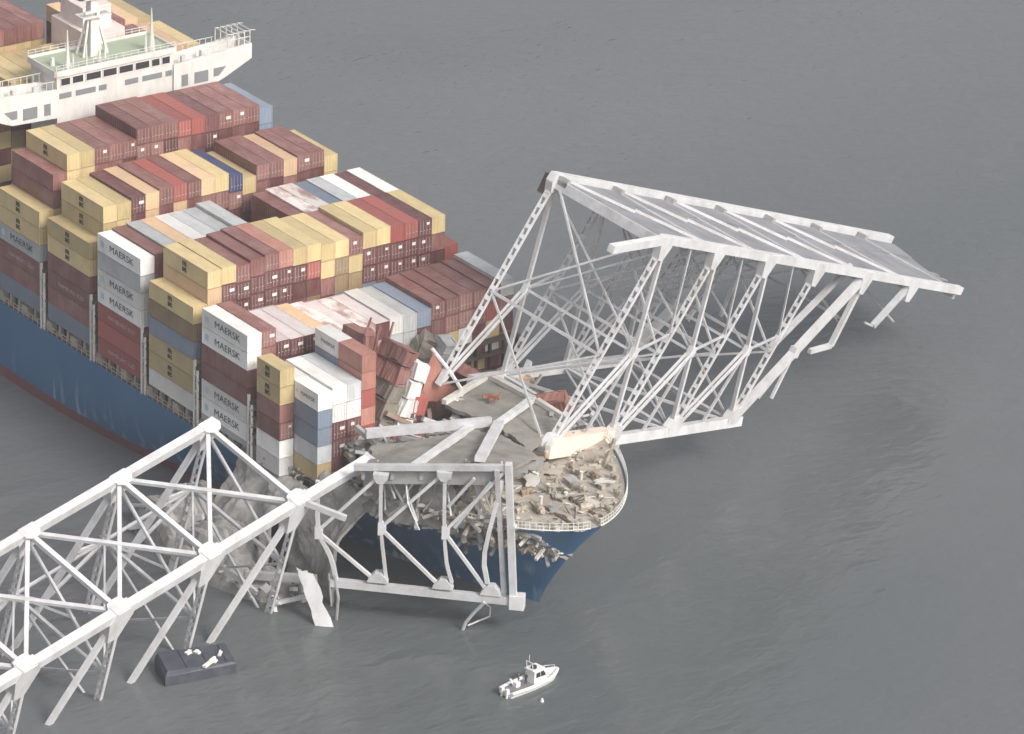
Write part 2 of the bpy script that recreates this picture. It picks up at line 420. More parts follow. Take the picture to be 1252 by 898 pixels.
for sgn in (-1, 1):
    prof = [(10.6, 38.8), (18.8, 39.1), (20.2, 39.6), (25.2, 41.9), (25.2, 44.4), (23.5, 44.35), (10.6, 43.5)]
    mb = MB().prism([(-62.2, sgn * y, z) for y, z in prof], (-.35, 0, 0))
    mb.prism([(-66.4, sgn * y, z) for y, z in prof], (-.3, 0, 0))
    mb.bx(-66.4, -62.55, sgn * 10.6, sgn * 25.1, 42.2, 42.45); mb.bx(-66.4, -62.55, sgn * 25.0, sgn * 25.2, 42.45, 44.38)
    wo = part("bridge_wing", mb, SHIPW, ship)
    for y0, y1 in ((12.0, 13.2), (14.4, 17.0), (18.0, 20.4)):
        z1 = 41.5; z0 = 39.6 if y0 < 17 else 40.1
        part("wing_opening", MB().prism([(-62.2, sgn * y0, z0), (-62.2, sgn * (y1 if y0 < 17 else y1 - 1.4), z0), (-62.2, sgn * y1, z1), (-62.2, sgn * y0, z1)], (.03, 0, 0)), SHADE, wo)
    fr = MB()
    for k in range(5):
        y = sgn * (20.8 + k * 1.05)
        for x in (-66.2, -62.5):
            fr.beam((x, y, 44.2), (x, y, 46.6), .12, .12)
            fr.beam((x, y, 46.6), (x, y + sgn * 1.0, 46.4), .1, .1)
        fr.beam((-66.2, y, 46.6), (-62.5, y, 46.6), .12, .12); fr.beam((-66.2, y, 44.4), (-62.5, y, 46.6), .09, .09)
    fr.beam((-62.5, sgn * 20.8, 45.5), (-62.5, sgn * 25, 45.5), .1, .1)
    part("wing_frame", fr, SHIPW, wo)
    rl = MB()
    for k in range(9):
        y = sgn * (11.5 + k * 1.1); rl.beam((-66.5, y, 43.4), (-66.5, y, 45.0), .09, .09); rl.beam((-62.4, y, 43.5), (-62.4, y, 44.9), .07, .07)
    rl.beam((-66.5, sgn * 11.2, 45), (-66.5, sgn * 20.6, 45), .09, .09); rl.beam((-62.4, sgn * 11.2, 44.9), (-62.4, sgn * 20.6, 45.1), .08, .08)
    rl.box((-64.5, sgn * 17.3, 43.3), (.8, .8, 1.6)); rl.box((-64.2, sgn * 13.6, 43.2), (.6, .9, 1.5))
    part("wing_railing", rl, SHIPW, wo)
# mast, radars, aerials
mast = MB()
mast.beam((-67.5, -1.2, 46.0), (-67.5, -1.2, 57.5), 1.9, 2.2, (1, 0, 0), 0, 1.0, 1.2)
mast.box((-67.2, -1.2, 52.6), (2.6, 5.2, .25)); mast.box((-67.2, -1.2, 55.6), (2.2, 4.0, .22))
for y in (-3.4, 1.0):
    mast.beam((-66.6, y, 46.0), (-67.3, -1.2 + (y + 1.2) * .35, 52.5), .35, .35)
    mast.beam((-68.6, y, 46.0), (-67.6, -1.2 + (y + 1.2) * .35, 52.5), .35, .35)
mo = part("radar_mast", mast, SHIPW, ho)
part("radar_scanner", MB().beam((-66.2, -3.3, 53.4), (-66.2, 1.4, 53.7), .35, .45).beam((-66.2, -1, 52.7), (-66.2, -1, 53.4), .5, .5), SHIPW, mo)
part("radar_scanner", MB().beam((-66.4, .3, 56.6), (-66.4, 2.5, 56.3), .4, .5).beam((-66.4, 1.2, 55.7), (-66.4, 1.2, 56.4), .4, .4), DARK, mo)
def cone(x, y, z0, z1, r, r2=.08, mt=SHIPW):
    part("aerial_post", MB().tube([(x, y, z0), (x, y, z0 + (z1 - z0) * .35), (x, y, z1)], r, 8, 0, r2), mt, ho)
cone(-63.6, 7.3, 46.0, 53.2, .62); cone(-63.9, 6.4, 46.0, 48.8, .35); cone(-64.3, 8.1, 46, 48.3, .3)
cone(-63.9, -7.9, 46.0, 52.3, .55); cone(-63.2, -7.3, 46, 48.6, .3); cone(-63.0, -5.0, 46, 49.7, .22, .12); cone(-63.4, -2.4, 46, 48.2, .38, .1); cone(-64.8, -.5, 46, 48.0, .25, .1); cone(-66.2, -9.2, 46, 47.3, .4, .3)
# funnel casing behind the bridge
fn = MB(); fn.bx(-84.6, -74.0, 1.6, 8.8, 12.3, 46.6); fn.bx(-83.4, -76.5, 2.6, 7.8, 46.6, 50.0)
fo = part("funnel", fn, mat("funnel_paint", (0.78, 0.68, 0.66), 0.5, (0.6, 0.48, 0.45), .5, .4), ship)
part("exhaust_pipe", MB().tube([(-80, 4.4, 50), (-80, 4.4, 51.6)], .6, 10).tube([(-78.4, 6, 50), (-78.4, 6, 51.4)], .45, 10), DARK, fo)

# forecastle fittings
FZ = 16.75; FIT2 = mat('grey_machinery', (0.42, 0.39, 0.33), 0.6, (0.2, 0.17, 0.13), 0.7, 0.7)
def winch(x, y, rot):
    R = Matrix.Rotation(rot, 3, 'Z') @ Matrix.Scale(.55, 3); c = V((x, y, FZ)); mb = MB()
    mb.box(c + V((0, 0, .15)), (3.4, 1.8, .4), R)
    for s in (-1.2, .1, 1.3): mb.box(c + R @ V((s, 0, 1.0)), (.25, 1.7, 1.7), R)
    mb.tube([c + R @ V((-1.1, 0, 1.2)), c + R @ V((1.2, 0, 1.2))], .55, 10); mb.tube([c + R @ V((1.4, 0, 1.2)), c + R @ V((2.3, 0, 1.2))], .42, 10)
    mb.box(c + R @ V((-1.9, .2, .8)), (1.0, 1.2, 1.2), R)
    part("mooring_winch", mb, FIT if x > 53 else FIT2, ship)
for a in ((54, 5.5, .3), (57, -3.5, -.2), (50, 11, 1.2), (50.5, -8.5, 1.4), (47, 3, .2), (60, 2.2, 1.3)): winch(*a)
for x, y in ((62, -5), (62, 5), (58.5, 9.2), (58.5, -9), (54, 12), (53, -12.6), (64.4, 1.4), (64.4, -2), (48, 15.4), (46, -15)):
    mb = MB()
    for d in (-.55, .55):
        mb.tube([(x + d, y, FZ), (x + d, y, FZ + .9)], .28, 8); mb.tube([(x + d, y, FZ + .9), (x + d, y, FZ + 1.0)], .36, 8)
    mb.bx(x - 1.1, x + 1.1, y - .45, y + .45, FZ, FZ + .15)
    part("mooring_bollard", mb, FIT, ship)
for x, y, a, b, c in ((60.5, -1.2, 1.5, 1.1, .6), (56, 1.5, 1.0, 1.4, .7), (52, 2.5, 1.2, 1.0, 1.1), (63, 3.3, .9, .8, .7), (55.5, 8.6, 1.3, 1.1, 1.2), (47.5, 9.5, 1.8, 1.5, 1.5), (51.3, 13.6, 1.6, 1.3, 1.7), (57.6, 6.6, .8, .8, 1.3)):
    a, b, c = a * .7, b * .6, c * .55
    part("deck_housing", MB().bx(x - a / 2, x + a / 2, y - b / 2, y + b / 2, FZ, FZ + c).bx(x - a / 2 - .08, x + a / 2 + .08, y - b / 2 - .08, y + b / 2 + .08, FZ + c, FZ + .08 + c), FIT, ship)
for y in (-2.0, 2.6):
    mb = MB(); 
    for k in range(26):
        x = 56.2 + k * .26; mb.box((x, y + (.07 if k % 2 else -.07), FZ + .16), (.34, .2 if k % 2 else .3, .3 if k % 2 else .18))
    part("anchor_chain", mb, mat("rusty_chain", (.16, .10, .07), .8), ship)
fm = MB(); fm.beam((49.5, 13.4, FZ), (50.6, 14.4, 21.4), .7, .7, (1, 0, 0), 0, .4, .4); fm.beam((50.3, 12.9, 19.7), (50.3, 15.4, 19.9), .25, .25)
part("foremast", fm, FIT, ship)

for k in range(14):
    x = 47 + rnd.uniform(0, 14); y = rnd.uniform(-.75, .8) * hb(x, 17)
    part("vent_post", MB().tube([(x, y, FZ), (x, y, FZ + 1.0), (x + .05, y, FZ + 1.3)], .2, 8, 0, .3), rnd.choice((SHIPW, FIT, FIT2)), ship)
for k in range(12):
    x = 50 + k * 1.35; y = -hb(x, 17) + .55
    if y > -.5: break
    part("fairlead", MB().box((x, y, FZ + .35), (.8, .4, .7), Matrix.Rotation(.4 + k * .03, 3, 'Z')), SHIPW, ship)
for k in range(5):
    pts = [V((48 + k * 2.2 + t * rnd.uniform(2, 4) / 4, rnd.uniform(-6, 8) * .3 + k * 2 - 2 + math.sin(t * 1.7 + k) * .8, FZ + .12)) for t in range(6)]
    part("slack_mooring_line", MB().tube(pts, .1, 5), DARK if k % 2 else KERB, ship)

for x, y, h_ in ((47.5, 6.5, 1.3), (49, 8.4, 1.8), (48.5, 12.6, 1.5), (50.2, 4.5, 1.0), (52.2, 9.6, 1.2), (46.6, 10.8, 2.0), (53.5, 3.2, .8), (51.2, -1.5, .9), (55.5, -5.5, .8)):
    R = Matrix.Rotation(rnd.uniform(0, 3), 3, 'Z'); c0 = V((x, y, FZ)); mb = MB()
    mb.tube([c0, c0 + V((0, 0, h_ * .6)), c0 + R @ V((.3, .1, h_))], .38, 9, 0, .22)
    mb.tube([c0 + R @ V((-.9, .2, h_ * .5)), c0 + R @ V((.9, .1, h_ * .6))], .34, 10); mb.beam(c0 + R @ V((-1.1, -.3, .1)), c0 + R @ V((1.2, .4, h_ * .7)), .16, .2); mb.beam(c0 + R @ V((.9, -.6, .05)), c0 + R @ V((-.4, .6, h_ * .9)), .14, .18)
    part("deck_machinery", mb, rnd.choice((FIT, FIT2, RUST)), ship)

# ================================================================ containers
ORD = ['', 'first', 'second', 'third', 'fourth', 'fifth', 'sixth', 'seventh', 'eighth', 'ninth', 'tenth', 'eleventh', 'twelfth', 'thirteenth', 'fourteenth', 'fifteenth', 'sixteenth', 'seventeenth', 'eighteenth', 'nineteenth']
HC = 2.72
def corrugated(L, Hh=HC, Wd=2.44):
    mb = MB(); a, b = L / 2, Wd / 2
    for sx in (-1, 1):
        for sy in (-1, 1): mb.box((sx * (a - .08), sy * (b - .08), Hh / 2), (.16, .16, Hh - .02))
    for sy in (-1, 1):
        mb.box((0, sy * (b - .05), .09), (L - .34, .1, .16)); mb.box((0, sy * (b - .05), Hh - .07), (L - .34, .1, .12))
    for sx in (-1, 1):
        mb.box((sx * (a - .05), 0, .09), (.1, Wd - .34, .16)); mb.box((sx * (a - .05), 0, Hh - .07), (.1, Wd - .34, .12))
    for sy in (-1, 1):
        xs = []; x = -a + .16; k = 0
        while x < a - .16: xs.append((x, k % 4 in (1, 2))); x += (.11 if k % 2 else .17); k += 1
        xs.append((a - .16, False))
        P = []
        for x, dp in xs:
            y = sy * (b - (.075 if dp else .03)); P += [(x, y, .12), (x, y, Hh - .1)]
        mb.add(P, [(2 * i, 2 * i + 2, 2 * i + 3, 2 * i + 1) for i in range(len(xs) - 1)])
    for sx in (-1, 1):
        ys = []; y = -b + .16; k = 0
        while y < b - .16: ys.append((y, k % 4 in (1, 2))); y += (.11 if k % 2 else .17); k += 1
        ys.append((b - .16, False))
        P = []
        for y, dp in ys:
            x = sx * (a - (.075 if dp else .03)); P += [(x, y, .12), (x, y, Hh - .1)]
        mb.add(P, [(2 * i, 2 * i + 2, 2 * i + 3, 2 * i + 1) for i in range(len(ys) - 1)])
    n = int(L / .6); P = []
    for i in range(n + 1):
        x = -a + .15 + (L - .3) * i / n
        z = Hh - (.02 if i % 2 else .045); P += [(x, -b + .1, z), (x, b - .1, z)]
    mb.add(P, [(2 * i, 2 * i + 2, 2 * i + 3, 2 * i + 1) for i in range(n)])
    mb.add([(-a + .1, -b + .1, .05), (a - .1, -b + .1, .05), (a - .1, b - .1, .05), (-a + .1, b - .1, .05)], [(0, 1, 2, 3)])
    return mb
BODY = {}
for key, L in (('40', 12.19), ('20', 6.06)):
    mb = corrugated(L); me = mb.mesh("shipping_container", [CC['B'], CC['B']]); BODY[key] = (me, L)
    for f in me.polygons:
        if f.center.z > HC - .06 and abs(f.normal.z) > .9: f.material_index = 1
def door_mesh(L):
    mb = MB(); a = L / 2
    for s in (-1, 1): mb.bx(a - .03, a + .005, s * .02, s * 1.05, .2, HC - .15, 0)
    for y in (-.85, -.3, .3, .85):
        mb.tube([(a + .03, y, .22), (a + .03, y, HC - .18)], .028, 5, 1); mb.box((a + .04, y + .12, .95), (.05, .3, .07), None, 1)
    return mb
DOOR = {k: door_mesh(BODY[k][1]).mesh("door", [CC['B'], ROD]) for k in BODY}
def patch(L, y0, y1, z0, z1):
    a = L / 2 + .045
    return MB().add([(a, y0, z0), (a, y1, z0), (a, y1, z1), (a, y0, z1)], [(0, 1, 2, 3)]).mesh("marking", LABELW)
MARK = {k: [patch(BODY[k][1], *q) for q in ((.2, .85, 1.65, 2.15), (.3, .8, 1.8, 2.2), (.1, .95, 1.45, 1.95), (-.5, .1, 1.7, 2.2))] for k in BODY}
def text_mesh(body, size, ext=.01, align='CENTER', sx=1.0, shear=0.0, bold=0.0):
    cu = bpy.data.curves.new("lettering", 'FONT'); cu.body = body; cu.size = size; cu.align_x = align; cu.align_y = 'CENTER'; cu.shear = shear; cu.offset = bold; cu.space_line = .75
    ob = bpy.data.objects.new("lettering", cu); COL.objects.link(ob)
    dg = bpy.context.evaluated_depsgraph_get(); dg.update()
    me = bpy.data.meshes.new_from_object(ob.evaluated_get(dg))
    bpy.data.objects.remove(ob); bpy.data.curves.remove(cu)
    for v in me.vertices: x, y, z = v.co; v.co = (x * sx, -1.235, y + HC / 2)
    me.materials.clear()
    return me
def logo(kind):
    if kind in LOGOS: return LOGOS[kind]
    if kind in 'mt':
        me = text_mesh("MAERSK", 1.5, sx=1.25) if kind == 'm' else text_mesh("MAERSK", .85, sx=1.2); me.materials.append(LOGOD)
        for v in me.vertices: v.co.x += .7 if kind == 'm' else .35
    elif kind == 's':
        me = text_mesh("m\nsc", 1.25, sx=1.15, bold=.07); me.materials.append(LOGOK)
        for v in me.vertices: v.co.x += -.3; v.co.z += .15
    else:
        me = text_mesh("HAMBURG SÜD", .95, sx=1.15, shear=.25); me.materials.append(LOGOW)
        for v in me.vertices: v.co.x += .6; v.co.z -= .1
    LOGOS[kind] = me; return me
LOGOS = {}
EMB = {k: MB().add([(x0, -1.235, z0), (x1, -1.235, z0), (x1, -1.235, z1), (x0, -1.235, z1)], [(0, 1, 2, 3)]).mesh("emblem", STARB) for k, x0, x1, z0, z1 in (('m', -5.2, -4.25, .9, 1.85), ('t', -2.75, -2.2, 1.1, 1.65))}
NIND = 0
def container(size, code, loc, label, group, R=None, crush=0.0):
    """code: colour letter, then l = white door marking, d = doors, m/s/h = lettering on the near long side"""
    global NIND; NIND += 1
    c = code[0]; me, L = BODY[size]
    if crush:
        me = me.copy(); sd = NIND * 1.7
        for v in me.vertices:
            q = v.co; d = noise.noise_vector(V((q.x * .35 + sd, q.y * .5, q.z * .5))) * crush + noise.noise_vector(V((q.x * 1.3, q.y * 1.1 + sd, q.z))) * crush * .3
            v.co = q + V(d)
    o = link("shipping_container", me, None, loc)
    if R is not None: o.rotation_euler = R
    for k_ in (0, 1): o.material_slots[k_].link = 'OBJECT'; o.material_slots[k_].material = CC[c if (c != 'K' or k_) else 'D']
    tag(o, label, "container", group)
    if 'd' in code or 'l' in code:
        d = link("door", DOOR[size], o); d.material_slots[0].link = 'OBJECT'; d.material_slots[0].material = CC[c if c != 'K' else 'D']
    if 'l' in code and rnd.random() < .88: link("marking", rnd.choice(MARK[size]), o)
    for k in 'msh':
        if k in code[1:]:
            kk = 't' if (k == 'm' and size == '20') else k
            link("lettering", logo(kk), o)
            if k == 'm': link("emblem", EMB[kk], o)
    return o

stuff = MB(); STC = ['B', 'D', 'Y', 'W', 'R', 'U', 'O', 'G']
def fill(x0, x1, y, ztop_, zb=14.36):
    z = ztop_
    while z - .3 > zb:
        zz = max(zb, z - 2.76); stuff.bx(x0, x1, y - 1.22, y + 1.22, zz, z - .02, rnd.choice((0, 0, 0, 1, 1, 2, 3, 4, 5, 6, 7))); z -= TH
LINES = {
 1: (-58.4, {1: (6, 'Ys Ys Gm Bh B'), 2: (8, 'B B Y'), 3: (9, 'Ys Y'), 4: (9, 'Y Y'), 5: (9, 'Bl B'), 6: (9, 'Bd B'), 7: (9, 'Bl D'),
     8: (9.6, 'Dd Bl'), 9: (9.6, 'Bd Bl'), 10: (9.6, 'Bd Dl'), 11: (9.5, 'Rd B'), 12: (9.5, 'R D'), 13: (9.45, 'D Dl'), 14: (9.45, 'Bl D'), 15: (9.45, 'Bl D'), 16: (9.45, 'Bd D'), 17: (9.2, 'U U'), 18: (7, 'P Y'), 19: (6.5, 'O B')}),
 2: (-43.8, {1: (6, 'Ys Ys B Bh B'), 2: (7.9, 'Ys Ys'), 3: (7.9, 'Y Y'), 4: (8.05, 'Dl D'), 5: (8.1, 'P P'), 6: (8.2, 'Bd D'), 7: (8.2, 'Rd P'), 8: (8.2, 'Bd B'), 9: (8.2, 'P Bd Dd D'), 10: (8.2, 'Y Bd D D'), 11: (8.0, 'Nd Bl D D'), 12: (7.7, 'Y Bd D D'),
     13: (8.3, 'Bd B D'), 14: (8.3, 'Bd D'), 15: (8.2, 'P B'), 16: (8.3, 'Bl D'), 17: (8.3, 'Bd D'), 18: (7.9, 'Y Y'), 19: (6, 'O B')}),
 3: (-29.2, {1: (6.9, 'Wm G Wm Wm Rh R Rh'), 2: (7.0, 'B B'), 3: (7.1, 'G'), 4: (7.1, 'P'), 5: (7.1, 'W'), 6: (7.1, 'G'), 7: (7.1, 'G'), 8: (7.3, 'G B'), 9: (4.2, 'D'), 10: (4.2, 'B'), 11: (4.2, 'D'),
     12: (7.1, 'B B'), 13: (7.2, 'S'), 14: (7.2, 'S'), 15: (7.15, 'U'), 16: (7.2, 'G'), 17: (7.2, 'W'), 18: (7.15, 'D'), 19: (7.2, 'W')}),
 4: (-14.6, {1: (6, 'Ys O U Ys Ys W'), 2: (7.8, 'Ys P D'), 3: (7.85, 'Y Dl D'), 4: (7.75, 'Bd Dl Dl'), 5: (7.9, 'B Dl Dl'), 6: (8.0, 'Bd Dl Dl'), 7: (8.0, 'Td Dl Dl'), 8: (7.95, 'Y Dl D'), 9: (7.95, 'Y Rd D'), 10: (7.8, 'Y Y B'), 11: (7.8, 'Y Od O'), 12: (7.75, 'Bl Y O'),
     13: (7.95, 'Y Dl Dl'), 14: (7.95, 'Y Dl Dl'), 15: (7.9, 'R Dl Dl'), 16: (7.9, 'Rd Dl Dl'), 17: (7.85, 'Dl Dl Dl'), 18: (7.85, 'Y B D'), 19: (6, 'R B')}),
 5: (0.0, {1: (6.3, 'Wm Wm B B Wm Wm'), 2: (6.35, 'Bl B'), 3: (5.55, 'Kl Dl D'), 4: (5.5, 'Kl Dl D'), 5: (5.5, 'Kl Dl D'), 6: (5.4, 'P B'), 7: (5.3, 'S B'), 8: (5.2, 'K S'), 9: (5.15, 'S S'), 10: (5.15, 'K S'), 11: (5.25, 'W G'), 12: (5.2, 'G G'), 13: (5.25, 'U Dl'),
     14: (5.5, 'Bl B'), 15: (5.55, 'Bd Bd'), 16: (5.6, 'Bd Bd'), 17: (5.6, 'Bd Bl'), 18: (5.65, 'Bl R'), 19: (5.85, 'G B')}),
}
ROWN = {1: 'row nearest the bridge', 2: 'second row from bridge', 3: 'third row from bridge', 4: 'fourth row from bridge', 5: 'fifth row from bridge'}
for ln, (x0, st) in LINES.items():
    for r, (n, codes) in st.items():
        y = -23.75 + 1.25 + 2.5 * (r - 1); zt = ZB + n * TH
        for k, c in enumerate(codes.split()):
            zz = zt - (k + 1) * TH
            if zz < ZB - .6: break
            pos = 'top' if k == 0 else ORD[k + 1] + ' down'
            lt = {'m': 'lettered ', 's': 'black logoed ', 'h': 'pale lettered '}
            pre = next((lt[q] for q in 'msh' if q in c[1:]), '')
            container('40', c, (x0 + 6.1, y, zz), f"{pre}{CNAME[c[0]]} container, {pos} in {ORD[r]} stack from near side, {ROWN[ln]}", "containers stacked on deck")
        fill(x0, x0 + 12.19, y, zt - len(codes.split()) * TH)
# the cut-down row of short boxes in front
H6 = 2.62
def short_stack(x0, y, ztop_, codes, where):
    cs = codes.split()
    for k, c in enumerate(cs):
        zz = ztop_ - (k + 1) * TH
        if zz < 13.0: break
        pos = 'top' if k == 0 else ORD[k + 1] + ' down'
        container('20', c, (x0 + 3.03, y, zz), f"{CNAME[c[0]]} short container, {pos} in {where}", "short containers ahead of the fifth row")
YR = lambda r: -23.75 + 1.25 + 2.5 * (r - 1)
short_stack(14.8, YR(1), 29.9, 'Ys Ys B Bl W W', 'near outermost short stack')
short_stack(20.95, YR(2), 27.9, 'Wm U U G Y', 'second short stack, forward half')
short_stack(14.8, YR(2), 28.0, 'W G B B B', 'second short stack, aft half')
for q, r in enumerate((3, 4)):
    nm = ('third', 'fourth')[q]
    container('40', ('W', 'G')[q], (14.8 + 6.1, YR(r), 28.3 - TH), f"pale long container topping {nm} stack just ahead of the fifth row", "short containers ahead of the fifth row")
    short_stack(20.95, YR(r), 28.3 - TH, ('Wd Dl Dl D', 'Wd Dl Bl D')[q], f'{nm} stack under pale long container')
    fill(14.8, 20.9, YR(r), 28.3 - TH)
short_stack(14.8, YR(5), 32.2, 'Wm U G B D', 'fifth tall stack, aft half')
short_stack(20.95, YR(5), 32.2, 'T T R T R', 'fifth tall stack, forward half')
# leaning and crushed stacks behind them
def lean_stack(x, y0, z0, ang, codes, n0, where, yaw=0.0, pitch=0.0, size='20'):
    R = Matrix.Rotation(yaw, 3, 'Z') @ Matrix.Rotation(-ang, 3, 'X') @ Matrix.Rotation(pitch, 3, 'Y')
    cs = codes.split()
    for k, c in enumerate(cs):
        loc = V((x, y0, z0)) + R @ V((0, 0, 2.76 * k))
        pos = 'bottom' if k == 0 else ('top' if k == len(cs) - 1 else ORD[k + 1] + ' up')
        container(size, c, loc, f"{CNAME[c[0]]} container tilted over, {pos} in {where}", "tilted and crushed containers at the bow", R.to_euler(), .55)
A = math.radians
lean_stack(17.9, -9.4, 15.0, A(7), 'D B O B Bd B', 0, 'torn dark leaning stack', 0, A(-2))
lean_stack(23.8, -11.4, 15.6, A(25), 'H H H H B B', 0, 'grey sided leaning stack', A(3))
lean_stack(24.6, -8.2, 15.6, A(22), 'R W W W W', 0, 'white fronted leaning stack', A(2))
lean_stack(24.6, -5.4, 15.6, A(17), 'R D R', 0, 'low leaning stack beside the peeled red panel', A(-6))
lean_stack(17.6, -5.4, 15.0, A(12), 'B D U B', 0, 'rear leaning stack hidden behind others', A(3))
for (loc, rot, c, sz, lb) in (
    ((17.8, 13.0, 17.6), (A(20), A(12), A(20)), 'B', '20', "brown container wedged under the truss beside the ship's far edge"),
    ((31.0, 17.4, 17.4), (A(14), A(-16), A(40)), 'T', '20', "pinkish red crushed container caught inside the far truss"),
    ((17.5, 20.2, 15.2), (0, 0, 0), 'P', '20', "pale peach container behind the truss at the far deck edge"),
    ((18.0, 17.6, 15.2), (0, A(3), A(4)), 'O', '20', "olive container behind the truss near the far deck edge"),
    ((27.5, -3.5, 15.4), (A(12), A(4), A(30)), 'B', '20', "brown crushed container half buried below the broken roadway"),
    ):
    o = container(sz, c, loc, lb, "tilted and crushed containers at the bow", rot, .5)
def fallen(center, axis, roll, c, lb):
    X = V(axis).normalized(); Y = V((.74, -.54, .4)).cross(X).normalized(); Z = X.cross(Y)
    Rm = Matrix((X, Y, Z)).transposed() @ Matrix.Rotation(roll, 3, 'X')
    container('20', c, V(center) - Rm @ V((0, 0, 1.36)), lb, "tilted and crushed containers at the bow", Rm.to_euler(), .7)
fallen((13.9, 5.4, 23.6), (.42, .50, .85), A(25), 'H', "crushed grey container fallen steeply against the brown stacks")
fallen((15.2, 8.0, 22.6), (.34, .38, .95), A(-30), 'G', "battered grey container lying tilted beside the truss foot")
fallen((20.5, 6.6, 17.5), (.50, .80, .35), A(10), 'B', "brown crushed container lying below the battered grey one")
# aft rows behind the bridge house
for r in range(1, 20):
    y = YR(r)
    if r <= 10:
        for nm, x0, zt, cs in (('first', -83.6, 42.4, ('Y', 'Y')), ('second', -98.2, 45.2, ('B', 'Y' if r % 4 else 'P'))):
            if r <= 4 and nm == 'first': cs = ('B', 'B'); zt = 39.9
            for k, c in enumerate(cs):
                container('40', c, (x0 + 6.1, y, zt - (k + 1) * TH), f"{CNAME[c]} container, {'top' if k == 0 else 'second down'} in {ORD[r]} near stack, {nm} row behind bridge", "containers behind the bridge")
            fill(x0, x0 + 12.19, y, zt - 2 * TH)
    elif r >= 14:
        zt = {14: 43.0, 15: 43.2, 16: 42.8, 17: 42.6, 18: 42.4, 19: 39.6}[r]; c = {14: 'P', 15: 'B', 16: 'B', 17: 'P', 18: 'Y', 19: 'Y'}[r]
        container('40', c, (-83.6 + 6.1, y, zt - TH), f"{CNAME[c]} container, top of {ORD[r]} stack from near side, behind the bridge", "containers behind the bridge")
        container('40', c, (-98.2 + 6.1, y, zt - TH), f"{CNAME[c]} container, top of {ORD[r]} stack from near side, second row behind bridge", "containers behind the bridge")
        fill(-83.6, -71.41, y, zt - TH); fill(-98.2, -86.01, y, zt - TH)
so_ = link("container_stacks", stuff.mesh("container_stacks", [CC[k] for k in STC]))
tag(so_, "lower tiers of stacked containers in brown, yellow, white and blue under the top boxes", "containers", None, "stuff")
print("containers", NIND)

# ================================================================ far bridge truss (right)
e1 = V((-.303, .871, -.386)); e2 = V((.950, .246, -.193)); e3 = V((-.073, -.425, -.902))
O = V((45.2, 26.4, 47.9)); u, vv = 15.517, 20.97
F = [O + e1 * u * i for i in range(8)]; B = [p - e2 * vv for p in F]
G = [O + e1 * (2.529 - 15.935 * 0 - 0) * 0 + p for p in [V((0, 0, 0))]] * 0
G = [V((44.5, 6.6, 19.1)), V((39.8, 21.6, 15.3)), V((35.2, 36.5, 11.4)), V((30.5, 51.5, 7.5))]
Hn = [p - e2 * vv for p in G]
up = -e3
rt = empty("bridge_truss", (35, 45, 0), "long tilted white truss span leaning off the ship's bow with grey deck on top", "bridge wreck", "collapsed bridge truss sections")
P = lambda name, mb, mt=STEEL, parent=None: part(name, mb, mt, parent or rt)
F6 = F[0] + e1 * u * 6.05; B6 = B[0] + e1 * u * 6.8
stub = F[0] - e1 * u + V((0, 0, -2.9))
P("chord", MB().beam(F[0] - e1 * .3, F6, 1.15, 1.25, up))
P("chord", MB().beam(B[0] - e1 * .3, B6, 1.15, 1.25, up))
P("bent_chord", MB().beam(stub, F[0] + e1 * .2, 1.1, 1.15, up, 0, 1.12, 1.22))
P("chord_end", MB().beam(B[0] - e1 * .3 - e2 * .9 + e3 * .1, B[0] - e1 * .3 - e2 * .9 + e3 * 3.2, .5, 1.6, e2), DARK)
P("end_girder", MB().beam(G[0] - (G[1] - G[0]) * .02 + V((0, 0, .5)), G[0].lerp(G[1], .97) + V((0, 0, .3)), 2.3, 3.0, (0, 0, 1)), CREAM)
P("chord", MB().beam(G[1], G[2], 1.25, 1.5).beam(G[2], G[3] + (G[3] - G[2]) * .17, 1.25, 1.5))
P("chord", MB().beam(Hn[0] + (Hn[1] - Hn[0]) * .5, Hn[3], 1.2, 1.4))
for i in range(4):
    P("gusset_plate", gusset(G[i], G[1] - G[0], -e3, 1.6, 2.6, 1.35, e2))
for i in range(6):
    P("gusset_plate", gusset(F[i], e1, e3, 1.5, 3.2, 1.25, e2, 0, -.55)); P("gusset_plate", gusset(B[i], e1, e3, 1.4, 2.4, 1.25, e2, 0, -.55))
for i in range(4):
    P("lattice_web", lattice(F[i] + e3 * .6, G[i], .55, .95, e2, 1.7)); P("lattice_web", lattice(B[i] + e3 * .6, Hn[i], .55, .95, e2, 1.7))
